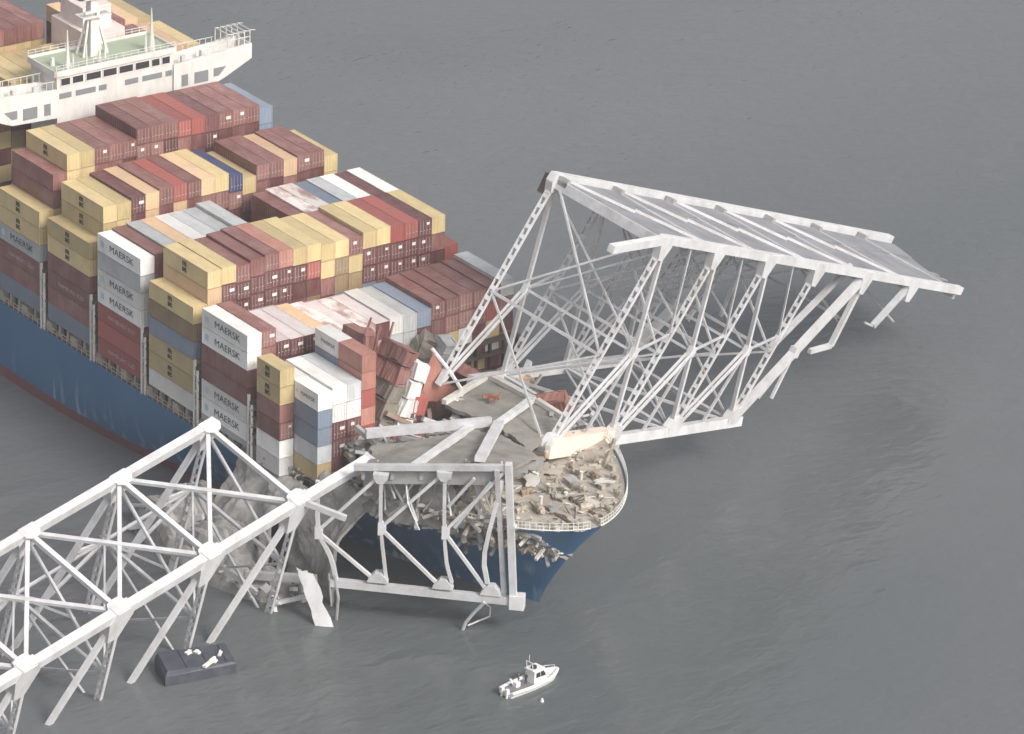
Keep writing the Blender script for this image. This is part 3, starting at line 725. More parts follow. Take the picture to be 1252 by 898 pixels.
for i in range(3):
    P("web_member", MB().beam(F[i], G[i + 1], .5, .6, e2)); P("web_member", MB().beam(B[i], Hn[i + 1], .5, .6, e2))
    M = F[i].lerp(G[i + 1], .56); Mb = B[i].lerp(Hn[i + 1], .56)
    for dd in (-.35, .35):
        P("sub_strut", MB().beam(M + e2 * dd, G[i] + e2 * dd, .32, .35, e2)); P("sub_strut", MB().beam(Mb + e2 * dd, Hn[i] + e2 * dd, .32, .35, e2))
    P("gusset_plate", MB().box(M, (1.2, .85, 1.6), Matrix((e1, e2, e3)).transposed())); P("gusset_plate", MB().box(Mb, (1.2, .85, 1.6), Matrix((e1, e2, e3)).transposed()))
    P("sub_strut", MB().beam(M, F[i + 1].lerp(G[i + 1], .45), .3, .32, e2), STEEL2)
    P("sub_strut", MB().beam(Mb, B[i + 1].lerp(Hn[i + 1], .45), .3, .32, e2), STEEL)
    P("sub_strut", MB().beam(M, Mb, .35, .4, e1), STEEL); P("sway_brace", MB().beam(M, B[i].lerp(Hn[i + 1], .05), .25, .28, e1), STEEL2)
    P("sway_brace", MB().beam(Mb, F[i].lerp(G[i + 1], .06), .25, .28, e1), STEEL); P("sub_strut", lattice(M, G[i + 1] - (G[1] - G[0]) * .5, .4, .35, e2, 1.2), STEEL2)
    P("sub_strut", MB().beam(F[i].lerp(F[i + 1], .5) + e3 * .5, F[i + 1].lerp(G[i + 1], .45), .28, .3, e2), STEEL2)
# heavy inclined member and the broken members hanging past it
P("end_post", MB().beam(G[3], F[4], 1.05, 1.1, e2)); P("end_post", MB().beam(Hn[3], B[4], 1.2, 1.3, e2))
def off(base, a, c): return base + e1 * a + e3 * c
q = clipz(F[4], off(F[4], -1.0, 24)); P("web_member", MB().beam(F[4], off(F[4], -.6, 12.4), .75, .8, e2).beam(off(F[4], -.6, 12.4), off(F[4], -6.2, 13.8), .7, .7, e2))
P("web_member", MB().beam(F[4] - e2 * 3, off(F[4] - e2 * 3, -13, 15.5), .9, .7, e2), STEEL2)
P("web_member", MB().beam(F[5], off(F[5], -6.0, 8.2), .95, .75, e2).beam(off(F[5], -6.0, 8.2), off(F[5], -9.0, 7.8), .3, .3, e2), STEEL2)
Mx = G[3].lerp(F[4], .47); P("web_member", MB().beam(Mx, off(Mx, -.3, 8.0), .4, .45, e2)); P("web_member", MB().beam(Mx, off(Mx, -4.4, 8.2), .55, .45, e2), STEEL2)
P("gusset_plate", MB().box(Mx, (1.5, 1.16, 1.6), Matrix((e1, e2, e3)).transposed()))
P("lattice_web", lattice(F[4] + e3 * .7, F[3].lerp(G[3], .98), .5, .6, e2))
for i in (3, 4):
    P("lattice_web", lattice(B[i] + e3, B[i] + e1 * -7.4 + e3 * 19, .7, .5, e2, 1.75)); P("web_member", MB().beam(B[i] + e3, B[i] + e3 * 17.5 + e1 * 2.0, .5, .55, e2))
# deck carried on floor beams between the two upper chords
for i in range(7):
    bq = B[i]; fq = F[i]
    P("floor_beam", MB().beam(bq + e3 * .9, fq + e3 * .9, .8, 1.5, up), STEEL2)
    P("beam_end", MB().beam(bq + e2 * .75 + e3 * .2, bq + e2 * 2.4 + e3 * .2, .8, 1.3, up), GREY)
for i in range(6):
    s = MB()
    a0 = B[i] + e2 * 1.2; a1 = B[i + 1] + e2 * 1.2; c0 = F[i] - e2 * 1.1; c1 = F[i + 1] - e2 * 1.1
    if i == 5: a1 = B[i] + e1 * u * 1.7 + e2 * 2
    for k in range(3):
        t0, t1 = k / 3, (k + 1) / 3 - .012
        sh = .0; q = [a0.lerp(c0, t0), a0.lerp(c0, t1), a1.lerp(c1, t1), a1.lerp(c1, t0)]
        q = [p + e1 * (.25) * (1 if j < 2 else -1) for j, p in enumerate(q)]
        dz = .12 * (k % 2)
        s.hexa([p + e3 * .55 for p in q] + [p + e3 * (.15 + dz) for p in q])
    P("deck_slab", s, DECKG)
    if i == 5: continue
    for t0, t1, ox in ((.04, .50, 0), (.46, .97, .9)):
        p0 = B[i].lerp(F[i], t0) + e1 * (u * (.06 + t0 * .9) + ox); p1 = B[i].lerp(F[i], t1) + e1 * (u * (t1 * .9) + ox)
        P("lateral_brace", MB().beam(p0, p1, .42, .4, up), STEEL)
tn = MB()
for k in range(9):
    p0 = F[6].lerp(B[0] + e1 * u * 6.75, .06 + k * .1) - e1 * 1.2 + e3 * .35
    tn.beam(p0, p0 + e1 * rnd.uniform(1.5, 4) + e3 * rnd.uniform(0, 1.2), .9, .2, up)
P("torn_deck_edge", tn, DECKG)
# sway and bottom bracing
for i in range(4):
    P("sway_brace", MB().beam(B[i], F[i].lerp(G[i], .55), .3, .35, e1), STEEL2); P("sway_brace", MB().beam(F[i], B[i].lerp(Hn[i], .55), .3, .35, e1), STEEL2)
    P("sway_strut", MB().beam(B[i].lerp(Hn[i], .55), F[i].lerp(G[i], .55), .4, .45, e1), STEEL2)
    P("sway_brace", MB().beam(B[i].lerp(Hn[i], .55), G[i], .3, .3, e1), STEEL2); P("sway_brace", MB().beam(F[i].lerp(G[i], .55), Hn[i], .3, .3, e1), STEEL2)
for i in range(1, 4):
    P("bottom_strut", MB().beam(G[i], Hn[i], .6, .7), STEEL2)
    if i < 3: P("bottom_brace", MB().beam(G[i], Hn[i + 1], .35, .4), STEEL2); P("bottom_brace", MB().beam(Hn[i], G[i + 1], .35, .4), STEEL2)
P("sway_strut", MB().beam(B[4] + e3 * 8, F[4] + e3 * 8, .35, .4, e1), STEEL2); P("sway_brace", MB().beam(B[4], F[4] + e3 * 9, .3, .3, e1), STEEL2)
P("sway_brace", MB().beam(B[5], F[5] + e3 * 7, .25, .3, e1), STEEL2)

# ================================================================ near bridge truss (left)
k1 = V((-.229, .965, .126)); k2 = V((.898, .259, -.355)); k3 = V((-.375, .032, -.926)); D = 29.46; lu = 17.81; lv = 18.1
L4 = V((43.4, -35.3, 20.8))
Ln = {i: L4 + k1 * lu * (i - 4) for i in range(-2, 6)}; Un = {i: Ln[i + 1] - k2 * lv for i in range(-2, 4)}
lt = empty("bridge_truss", (45, -70, 0), "near white truss section lying on its side in the water at lower left", "bridge wreck", "collapsed bridge truss sections")
P = lambda name, mb, mt=STEEL, parent=None: part(name, mb, mt, parent or lt)
nfa = (k1.cross(k2)).normalized()
P("chord", MB().beam(Ln[-2], Ln[4] + k1 * 14.2, 1.4, 1.4, k3)); P("chord", MB().beam(Un[-2], Un[3] + k1 * .8, 1.25, 1.35, k3))
for i in range(-1, 5):
    P("gusset_plate", gusset(Ln[i], k1, k3 - k1 * .25, 2.3, 4.6, 1.65, k2, 0, -1.0))
    e = clipz(Ln[i], Ln[i] + k3 * D); P("lattice_web", lattice(Ln[i] + k3, e, .6, 1.05, k2, 1.8))
    b = Ln[i - 1] + k3 * D if i > -2 else None
    e = clipz(Ln[i], Ln[i] - k1 * lu + k3 * D); P("web_member", MB().beam(Ln[i] + k3 * .5, e, .8, .75, k2))
for i in range(-1, 5):
    o_ = Ln[i] - k3 * .76; P("lateral_gusset", MB().prism([o_ + k1 * x * .82 + k2 * y * .85 for x, y in ((-2.0, -.9), (-1.5, -1.7), (-.4, -2.1), (1.2, -2.1), (1.9, -1.5), (2.1, .7), (1.3, 1.1), (-1.3, 1.1), (-2.1, .7))], k3 * .12))
for i in range(-1, 4):
    o_ = Un[i] - k3 * .74; P("lateral_gusset", MB().prism([o_ + k1 * x * .82 + k2 * y * .85 for x, y in ((-1.8, -.75), (1.8, -.75), (2.0, .8), (1.0, 1.9), (-.8, 2.0), (-1.8, 1.2))], k3 * .12))
    P("gusset_plate", gusset(Un[i], k1, k3 - k1 * .25, 2.0, 3.4, 1.65, k2))
    e = clipz(Un[i], Un[i] + k3 * D); P("lattice_web", lattice(Un[i] + k3, e, .6, 1.05, k2, 1.8))
    e = clipz(Un[i], Un[i] - k1 * lu + k3 * D); P("web_member", MB().beam(Un[i] + k3 * .5, e, .8, .75, k2), STEEL2)
    P("lateral_strut", MB().beam(Un[i], Ln[i + 1], .75, .7, k3))
    if i + 2 <= 4: P("lateral_brace", MB().beam(Un[i], Ln[i + 2], .65, .5, k3), STEEL2)
    P("lateral_brace", MB().beam(Un[i] + k3 * .1, Ln[i] + k3 * .1, .6, .5, k3))
    # sway frame below each lateral strut
    a, b = Un[i], Ln[i + 1]; am, bm_ = a + k3 * D * .42, b + k3 * D * .42
    P("sway_strut", MB().beam(am, bm_, .45, .5, k1), STEEL2)
    P("sway_brace", MB().beam(a + k3, bm_, .38, .4, k1)); P("sway_brace", MB().beam(b + k3, am, .38, .4, k1), STEEL2)
    aw, bw = clipz(a, a + k3 * D), clipz(b, b + k3 * D)
    P("sway_brace", MB().beam(am, bw, .32, .35, k1), STEEL2); P("sway_brace", MB().beam(bm_, aw, .32, .35, k1), STEEL2)
    an = Un[i] - k1 * lu; qa = an + k3 * D * .42
    P("longitudinal_strut", MB().beam(am, qa, .35, .4, k2), STEEL2)
    P("sub_strut", MB().beam(qa, clipz(Un[i] + k3 * D * .42, Un[i] + k3 * D), .3, .35, k2), STEEL2); P("sway_brace", MB().beam(am, bm_ - k1 * lu, .28, .3, k3), STEEL2)
    P("sub_strut", lattice((Un[i] + k3).lerp(Un[i] - k1 * lu + k3 * D, .35), am, .4, .35, k2, 1.2), STEEL)
    P("node_plate", MB().box(am, (1.1, 1.1, 1.5)), STEEL2)
    mm = am.lerp(a - k1 * lu + k3 * D, .3)
    P("sub_strut", MB().beam(am, (Un[i] + k3 * .5).lerp(Un[i] - k1 * lu + k3 * D, .62), .4, .45, k2), STEEL2)
P("broken_strut", MB().beam(Ln[4] + k1 * .5, Ln[4] + V((5.2, 4.5, -1.5)), .7, .8), STEEL2)
P("end_portal", MB().beam(Ln[4] + k1 * 14.2, Ln[4] + k1 * 15.4 + k3 * 1.2, 1.9, 2.0, k3, 0, 1.4, 1.2))

# ================================================================ middle section over the bow
md = empty("bridge_span", (48, -10, 12), "crumpled middle bridge span draped over the bow with sagging roadway slabs", "bridge wreck", "collapsed bridge truss sections")
P = lambda name, mb, mt=STEEL, parent=None: part(name, mb, mt, parent or md)
N = dict(T0=(41.1, -30.6, 22.1), M0=(40.4, -30.1, 13.8), K0=(41.5, -28.4, 9.9), S0=(41.7, -27.6, 6.2), T1=(47.6, -24.3, 24.1), M1=(46.8, -23.7, 15.3), S1=(46.8, -22.4, 6.3), T2=(54.0, -17.9, 25.4), M2=(53.2, -17.2, 15.6), N2=(53.1, -16.6, 10.4), S2=(53.4, -15.8, 7.5), T3=(60.4, -11.6, 27.0), S3=(59.4, -9.3, 5.6), c0=(41.0, -28.1, 5.6), c1=(59.8, -8.9, 5.3), D1=(45.9, -23.3, 6.3), D2=(52.4, -16.6, 6.2), D3=(57.2, -11.7, 5.9), X1=(59.7, -12.0, 24.9), X2=(56.8, -13.0, 12.1), X3=(57.0, -12.2, 8.0), Y1=(56.9, -14.9, 24.8), Y2=(53.9, -17.1, 19.8), Z1=(58.5, -13.2, 24.4), Z2=(54.3, -16.2, 16.5))
N = {k: V(p) for k, p in N.items()}
nm = V((.711, -.695, -.106))
P0, P1 = V((45.0, -25.6, 24.5)), V((60.4, -11.6, 27.0))
P("edge_girder", MB().beam(P0 - (P1 - P0) * .06, P1, .8, .85), STEEL2)
P("chord", MB().beam(N['c0'], N['c1'], 1.05, 1.1), STEEL2)
P("end_post", MB().beam(N['T3'] + V((0, 0, .6)), N['S3'], .95, 1.1, nm))
P("end_post", MB().beam(N['T3'] - V((.4, 1.8, .4)) - nm * .8, N['D3'].lerp(N['S3'], .55) - nm * .8, .7, .7, nm), STEEL2)
for pts, wd in ((('T1', 'M1', 'S1'), .45), (('T2', 'M2', 'N2', 'S2'), .45), (('T0', 'M0', 'K0', 'S0'), .55), (('X1', 'X2', 'X3'), .6)):
    mb = MB(); pp = [N[k] for k in pts]
    sm = []
    for j in range(len(pp) - 1):
        for t in (0, .34, .67): sm.append(pp[j].lerp(pp[j + 1], t))
    sm.append(pp[-1]); out = [sm[0]] + [(sm[j - 1] + sm[j] * 2 + sm[j + 1]) / 4 for j in range(1, len(sm) - 1)] + [sm[-1]]
    for j in range(len(out) - 1): mb.beam(out[j], out[j + 1] + (out[j + 1] - out[j]).normalized() * .1, wd, wd, nm)
    P("bent_hanger", mb, STEEL)
for a, b in (('M1', 'T2'), ('M1', 'D2'), ('M0', 'T1'), ('M0', 'D1'), ('M2', 'T3'), ('M2', 'D3'), ('Y1', 'Y2'), ('Z1', 'Z2')):
    P("web_member", MB().beam(N[a], N[b], .45, .46, nm), STEEL if a[0] == 'M' else STEEL2)
for k in ('M1', 'M2', 'M0'):
    cd = V((.695, .711, 0)); zz = V((0, 0, 1)); c0 = N[k] - nm * .36
    P("gusset_plate", MB().prism([c0 + cd * x + zz * z for x, z in ((-.3, -1.0), (.35, -1.0), (.8, -.4), (.8, .4), (.35, 1.0), (-.3, 1.0))], nm * .72))
for k in ('D1', 'D2', 'D3'): P("gusset_plate", MB().prism([N[k] - nm * .58 + V((.695, .711, 0)) * x + V((0, 0, 1)) * z for x, z in ((-1.5, .2), (1.5, .2), (1.3, .8), (.55, 1.7), (-.4, 1.7), (-1.3, .8))], nm * 1.16), STEEL2)
for k in ('T1', 'T2'): P("gusset_plate", MB().prism([N[k] - nm * .47 + V((.695, .711, 0)) * x + V((0, 0, -1)) * z for x, z in ((-1.1, -.1), (1.1, -.1), (1.0, .55), (.35, 1.3), (-.5, 1.3), (-1.0, .55))], nm * .94), STEEL2)
P("end_shoe", MB().box(N['S3'] + V((.4, .4, -.3)), (2.1, 1.7, 2.1), Matrix.Rotation(.8, 3, 'Z')))
def sheet(poly, th, n=10, amp=.25, seed=0, thz=True):
    """bilinear quad sheet, subdivided and gently buckled, with thickness"""
    a, b, c, d = [V(p) for p in poly]; mb = MB(); vs = []; nr = (b - a).cross(d - a).normalized(); rj = random.Random(seed + 50)
    for i in range(n + 1):
        for j in range(n + 1):
            s, t = i / n, j / n; p = a.lerp(b, s).lerp(d.lerp(c, s), t)
            if i in (0, n) or j in (0, n): p = p + (b - a).normalized() * rj.uniform(-.3, .3) + (d - a).normalized() * rj.uniform(-.3, .3)
            p = p + nr * amp * noise.noise(V((p.x * .18 + seed, p.y * .18, p.z * .18)))
            vs.append(p)
    k = (n + 1) ** 2; lo = [p - (V((0, 0, th)) if thz else nr * th) for p in vs]
    fs = []
    for i in range(n):
        for j in range(n):
            q = (i * (n + 1) + j, (i + 1) * (n + 1) + j, (i + 1) * (n + 1) + j + 1, i * (n + 1) + j + 1); fs += [q, tuple(x + k for x in q[::-1])]
    for i in range(n):
        for q in ((i, i + 1), (n * (n + 1) + i, n * (n + 1) + i + 1), (i * (n + 1), (i + 1) * (n + 1)), (i * (n + 1) + n, (i + 1) * (n + 1) + n)):
            fs.append((q[0], q[1], q[1] + k, q[0] + k))
    return mb.add(vs + lo, fs)
rA, rB = V((44.8, -25.4, 24.3)), V((59.8, -11.1, 26.6))
W1 = V((37.3, -1.6, 21.6)); W2 = V((50.1, -20.3, 25.0)); C0 = V((35.5, -17.6, 22.0)); D0 = V((37.5, .6, 21.2))
U1, U2, U3, U4 = V((27.4, .6, 21.2)), V((22.1, 12.3, 20.8)), V((33.3, 12.3, 21.2)), V((38.4, 2.6, 21.6))
V3, V4, V5 = V((40.2, 13.6, 20.2)), V((46.6, 5.4, 20.2)), V((58.0, -7.2, 24.6))
P("road_slab", sheet([rA, W2, W1, C0], .5, 10, .5, 1), ROAD)
P("road_slab", sheet([W2 + V((.2, .2, 0)), V((55.6, -15.0, 25.9)), V((39.6, .2, 21.4)), W1 + V((.25, .1, 0))], .5, 10, .5, 2), ROAD)
P("road_slab", sheet([V((56, -14.6, 26)), rB, V4 + V((3.4, -4, 1.3)), V((40.4, 1.2, 21.4))], .5, 8, .5, 9), ROAD)
P("road_slab", sheet([U1, U4 - V((.3, 0, 0)), U3 - V((.3, .2, 0)), U2], .6, 10, .35, 3), ROAD)
P("road_slab", sheet([U4 + V((.2, .1, -.2)), V((47.0, 1.8, 21.0)), V3, U3 + V((.2, 0, -.2))], .6, 10, .35, 4), ROAD)
for a, b, wd in ((U1, U2, .8), (U2, U3, .9), (U3, U4, 1.1), (U4, V((55.5, -13.0, 26.3)), 1.5), (W1, W2, 1.1), (U3 + V((.8, .2, 0)), V3, .7), (V3, V4, .7)):
    mb = MB(); b2 = b
    for j in range(4):
        t0, t1 = j / 4, (j + 1) / 4 + .004
        mb.beam(a.lerp(b2, t0) + V((0, 0, .42)), a.lerp(b2, t1) + V((0, 0, .42)), wd, .75)
    P("kerb_beam", mb, KERB if wd < 1.05 else STEEL)
P("cross_girder", MB().beam((32.3, -16.5, 22.6), (38.4, 1.2, 22.6), .9, 1.3), STEEL2)
for k in range(6):
    t = k / 5; P("stringer", MB().beam(rA.lerp(rB, t) - V((0, 0, 1.3)), C0.lerp(D0, t) - V((0, 0, 1.4)), .5, 1.1), GREY)
for k in range(5):
    t = .1 + k * .2; P("floor_beam", MB().beam(rA.lerp(C0, t) - V((0, 0, 1.5)), rB.lerp(V4, t) - V((0, 0, 1.5)), .5, 1.3), GREY)
for k in range(16):
    t = .05 + k * .057 + rnd.uniform(-.02, .02); top_ = P0.lerp(P1, t) - V((rnd.uniform(.8, 4), rnd.uniform(-4, -.8), rnd.uniform(.5, 2.5)))
    q1 = top_ + V((rnd.uniform(-2.5, 2.5), rnd.uniform(-1.5, 2), -rnd.uniform(2, 5))); q2 = q1 + V((rnd.uniform(-2.5, 2.5), rnd.uniform(-2, 1.5), -rnd.uniform(1.5, 4)))
    P("twisted_bar", MB().tube([top_, q1, q2], rnd.uniform(.12, .28), 5), rnd.choice((STEEL2, STEEL, GREY)))
P("side_fascia", MB().beam(P0 - V((.5, -.6, 1.7)), P1 - V((.5, -.6, 1.9)), .4, 2.2), GREY)

# ================================================================ loose wreckage
def lump(cx, cy, rx, ry, h, seed, res=26, ang=0.0, zb=-.6):
    mb = MB(); vs = []; R = Matrix.Rotation(ang, 3, 'Z')
    for i in range(res + 1):
        for j in range(res + 1):
            a, b = i / res * 2 - 1, j / res * 2 - 1
            r = max(0, 1 - (a * a) ** 1.4 - (b * b) ** 1.4)
            nz = noise.noise(V((a * 2.1 + seed, b * 2.1, 0))) + .5 * noise.noise(V((a * 5 + seed, b * 5, 3)))
            st = round((r ** .5 * (1 + .55 * nz)) * 5) / 5 * .6 + r ** .5 * (1 + .55 * nz) * .4
            p = R @ V((a * rx, b * ry, 0)); vs.append(V((cx, cy, zb)) + p + V((0, 0, h * st)))
    n = res + 1
    mb.add(vs, [(i * n + j, (i + 1) * n + j, (i + 1) * n + j + 1, i * n + j + 1) for i in range(res) for j in range(res)])
    base = len(mb.v)
    return mb
def curtain(x0, x1, ytop, ybot, ztop_, zbot, seed, bulge=2.0, n=30, fold=1.9):
    mb = MB(); vs = []
    for i in range(n + 1):
        for j in range(n + 1):
            s, t = i / n, j / n; x = x0 + (x1 - x0) * s
            y = ytop + (ybot - ytop) * (t ** .8) - bulge * math.sin(math.pi * t) * .6
            z = ztop_ + (zbot - ztop_) * t ** 1.25
            f = fold * noise.noise(V((x * .22 + seed, t * 2.2, seed))) + .7 * noise.noise(V((x * .7, t * 6, seed))) + .3 * noise.noise(V((x * 1.9, t * 14, seed)))
            jag = .9 * noise.noise(V((x * .9, seed, 7))) if j in (0, n) else 0
            vs.append(V((x + f * .5, y + f, z + jag)))
    k = n + 1; lo = [p + V((.1, .45, -.1)) for p in vs]; m0 = len(vs); fs = []
    for i in range(n):
        for j in range(n):
            q = (i * k + j, (i + 1) * k + j, (i + 1) * k + j + 1, i * k + j + 1); fs += [q, tuple(x + m0 for x in q[::-1])]
    for i in range(n):
        for q in ((i, i + 1), (n * k + i, n * k + i + 1), (i * k, (i + 1) * k), (i * k + n, (i + 1) * k + n)): fs.append((q[0], q[1], q[1] + m0, q[0] + m0))
    return mb.add(vs + lo, fs)
thing("crumpled_deck", curtain(10, 26, -22, -31, 13.0, -1.5, 2.0, 1.5), SLAB, "crumpled grey roadway deck sagging from the ship's side into the water", "wreckage", "crumpled roadway deck")
thing("crumpled_deck", curtain(26.5, 38, -19.8, -25.5, 15.6, -1.5, 5.0, 2.4), SLAB, "crumpled grey roadway sheet curling off the ship's side beside the bent hangers", "wreckage", "crumpled roadway deck")
thing("crumpled_deck", sheet([(39.5, -21.2, 21.8), (51.5, -14.2, 23.2), (53.0, -14.6, 14.6), (38.0, -21.0, 13.4)], .4, 16, 1.6, 21, False), SLAB, "grey buckled deck sheet hanging below the front edge of the broken roadway", "wreckage", "crumpled roadway deck")
thing("rubble_heap", lump(11, -31, 14, 7, 6.6, 1.3, ang=-.1), SLAB, "grey concrete rubble heap in the water behind the near truss", "rubble", kind=None)
thing("rubble_heap", lump(25, -32, 8, 4.5, 3.2, 4.1, ang=.3), SLAB, "smaller rubble heap below the crumpled roadway by the truss legs", "rubble")
def scatter(n, pos, sizes, mats, beamf=.4):
    mb = MB()
    for k in range(n):
        c = pos(); R = Matrix.Rotation(rnd.uniform(0, 6.3), 3, 'Z') @ Matrix.Rotation(rnd.uniform(-.6, .6), 3, 'X') @ Matrix.Rotation(rnd.uniform(-.6, .6), 3, 'Y')
        a = rnd.uniform(*sizes)
        d = (a * rnd.uniform(2.5, 5), a * .35, a * .35) if rnd.random() < beamf else (a, a * rnd.uniform(.4, 1), a * rnd.uniform(.15, .6))
        mb.box(c, d, R, rnd.randrange(len(mats)))
    return mb
RM = [SLAB, GREY, RUST, KERB, STEEL2, FIT]
def pos_edge():
    x = 38 + 21.5 * rnd.random() ** .75; z = rnd.uniform(10.5 if x > 46 else 12, 17.8); return (x, -hb(x, min(17, z)) - rnd.uniform(-1.2, .3), z)
thing("hanging_debris", scatter(640, pos_edge, (.3, 1.6), RM), RM, "tangle of small torn metal and concrete hanging down the bow's near side", "debris", None, "stuff")
def pos_deck():
    x = rnd.uniform(41.5, 63); h_ = hb(x, 17) - .9; return (x, rnd.uniform(-h_, h_), 16.8 + rnd.uniform(0, .35))
RM2 = [BEIGE, FIT, RUST, KERB, GREY, DARK]
thing("deck_debris", scatter(300, pos_deck, (.1, .45), RM2, .82), RM2, "broken fittings and fragments strewn over the beige foredeck", "debris", None, "stuff")
def pos_mid():
    return (rnd.uniform(27, 42), rnd.uniform(-17, 14), 14.4 + rnd.uniform(0, 5.5))
thing("crushed_debris", scatter(520, pos_mid, (.5, 2.2), RM, .45), RM, "crushed cargo and steel packed beneath the broken roadway slabs", "debris", None, "stuff")
def pos_port():
    return (rnd.uniform(16, 36), rnd.uniform(8, 22), 13.4 + rnd.uniform(0, 4.5))
thing("port_debris", scatter(260, pos_port, (.4, 1.6), RM, .5), RM, "twisted scraps below the leaning far truss on the ship's far edge", "debris", None, "stuff")
RM3 = [SLAB, GREY, STEEL2, KERB]
def pos_heap():
    return (rnd.uniform(0, 36), rnd.uniform(-36, -27), rnd.uniform(.1, 3.0))
thing("floating_debris", scatter(150, pos_heap, (.3, 1.3), RM3, .7), RM3, "broken bars and chunks scattered over the rubble behind the near truss", "debris", None, "stuff")
def pos_edge2():
    x = rnd.uniform(14, 39); return (x, -hb(x, 12.5) + rnd.uniform(-.6, 1.8), 12.6 + rnd.uniform(0, 2.2))
thing("deck_edge_debris", scatter(150, pos_edge2, (.25, .9), RM, .6), RM, "bent rails and scraps along the ship's near deck edge", "debris", None, "stuff")
def sbeam(p, q, w, h, lb, mt=STEEL2): thing("broken_beam", MB().beam(p, q, w, h), mt, lb, "beam", "broken beams in the water")
sbeam((28.5, -34.2, 3.2), (37.8, -28.4, 4.8), .9, 1.1, "thick grey beam lying level above the water beside the white plate")
sbeam((34.5, -28.6, 4.3), (34.7, -28.5, -1.2), .9, .8, "short grey stub standing in the water under the level beam")
sbeam((27.0, -37.2, 4.6), (32.6, -35.0, 2.2), .6, .7, "slanting grey beam leaning over the rubble near the truss leg")
sbeam((30.8, -31.5, 2.6), (36.6, -34.2, -1.0), .5, .5, "thin bent white beam dipping into the water below the level beam", STEEL)
sbeam((33.6, -33.8, .4), (38.0, -29.6, 2.6), .5, .6, "light beam rising from the water toward the white plate", STEEL)
sbeam((17.0, -38.0, .6), (27.0, -33.0, 1.2), .8, .6, "low pale beam along the water edge of the rubble heap", STEEL)
sbeam((2.0, -37.5, 1.0), (12.0, -31.0, 5.0), .8, .8, "pale beam lying across the large rubble heap", STEEL2)
thing("bent_plate", sheet([(37.2, -31.4, 7.0), (39.2, -29.6, 6.4), (43.9, -29.2, -1), (42.4, -30.9, -1)], .35, 8, .5, 6, False), STEEL, "tall bent white steel plate standing in the water beside the bent hangers", "plate")
thing("twisted_post", MB().tube([(41.6, -27.9, 7.5), (42.3, -27.6, 3.5), (42.1, -27.8, -1)], .22, 6).tube([(41.0, -28.4, 7), (41.5, -28.2, 2)], .15, 6), GREY, "thin twisted post hanging into the water below the bent hangers", "post")
thing("bent_railing", MB().tube([(57.4, -12.9, 5.2), (55.8, -13.6, 3.0), (54.8, -14.2, 1.3), (54.3, -14.4, -.3)], .26, 7).tube([(57.4, -12.9, 5.2), (56.5, -11.2, 3.6), (55.6, -10.6, 1.6), (54.6, -11.8, .8), (54.5, -13.6, .5)], .14, 6), STEEL2, "thin bent rail loop hanging below the span's end shoe into the water", "railing")
pn = sheet([(23.5, 1.0, 28.4), (25.6, 4.6, 20.5), (24.0, 5.8, 18.4), (22.6, -.2, 20.6)], .2, 10, 1.2, 12, False)
thing("peeled_panel", pn, CC['T'], "peeled pinkish container panel with a curled pale edge beside the crushed stacks", "panel")
thing("bent_rail", MB().tube([(23.4, 1.0, 28.6), (24.8, 3.0, 25.4), (25.8, 4.6, 22.4), (25.6, 5.2, 19.6)], .3, 6), STEEL, "pale curved container frame rail arching over the peeled pink panel", "frame")
for k, (x, y, a_, l_, w_) in enumerate(((47, 5, .6, 4.5, 2.2), (50, 10, 1.9, 3.5, 1.6), (53, 6, .2, 4.0, 1.4), (49, 1, 2.6, 3.6, 1.8), (56, 2, 1.1, 3.0, 1.2), (52.5, -5, .5, 3.4, 1.5), (58, -1.5, 2.2, 2.6, 1.0), (55, 9.5, .9, 2.8, 1.3), (60, 3.5, .3, 2.4, .9))):
    R = Matrix.Rotation(a_, 3, 'Z'); c0 = V((x, y, 17.15))
    q = [c0 + R @ V((sx * l_ / 2, sy * w_ / 2, .25 + .2 * ((k + j) % 3))) for j, (sx, sy) in enumerate(((-1, -1), (1, -1), (1, 1), (-1, 1)))]
    thing("torn_plate", sheet(q, .08, 8, .7, 31 + k), (BEIGE, FIT, GREY, KERB)[k % 4], "buckled torn plate lying among the machinery on the beige foredeck", "plate", "torn plates on the foredeck")
# torn posts standing above the leaning stacks
for k in range(6):
    x, y = 17 + rnd.uniform(-2.5, 6), -10.5 + k * 1.4
    thing("torn_post", MB().beam((x, y, 29.0), (x + rnd.uniform(-.5, .5), y + rnd.uniform(.2, 1.0), 32.2 + rnd.uniform(-.8, .6)), .22, .3), CC['B'],
          "torn brown container post sticking up from the crushed leaning stacks", "post", "torn posts above the crushed stacks")

thing("scrap_pile", MB().box((30.2, 7.2, 22.0), (1.6, .7, .5), Matrix.Rotation(.5, 3, 'Z')).box((29.5, 6.5, 21.95), (.9, .6, .4), Matrix.Rotation(1.2, 3, 'Z')).beam((31.2, 7.6, 21.9), (30.6, 8.4, 22.5), .3, .3).box((30.9, 6.6, 21.9), (.7, .5, .35), Matrix.Rotation(2.2, 3, 'Z')), mat("rust_red", (.36, .16, .10), .8), "small rusty red scrap pile lying on the upper roadway slab", "scrap")
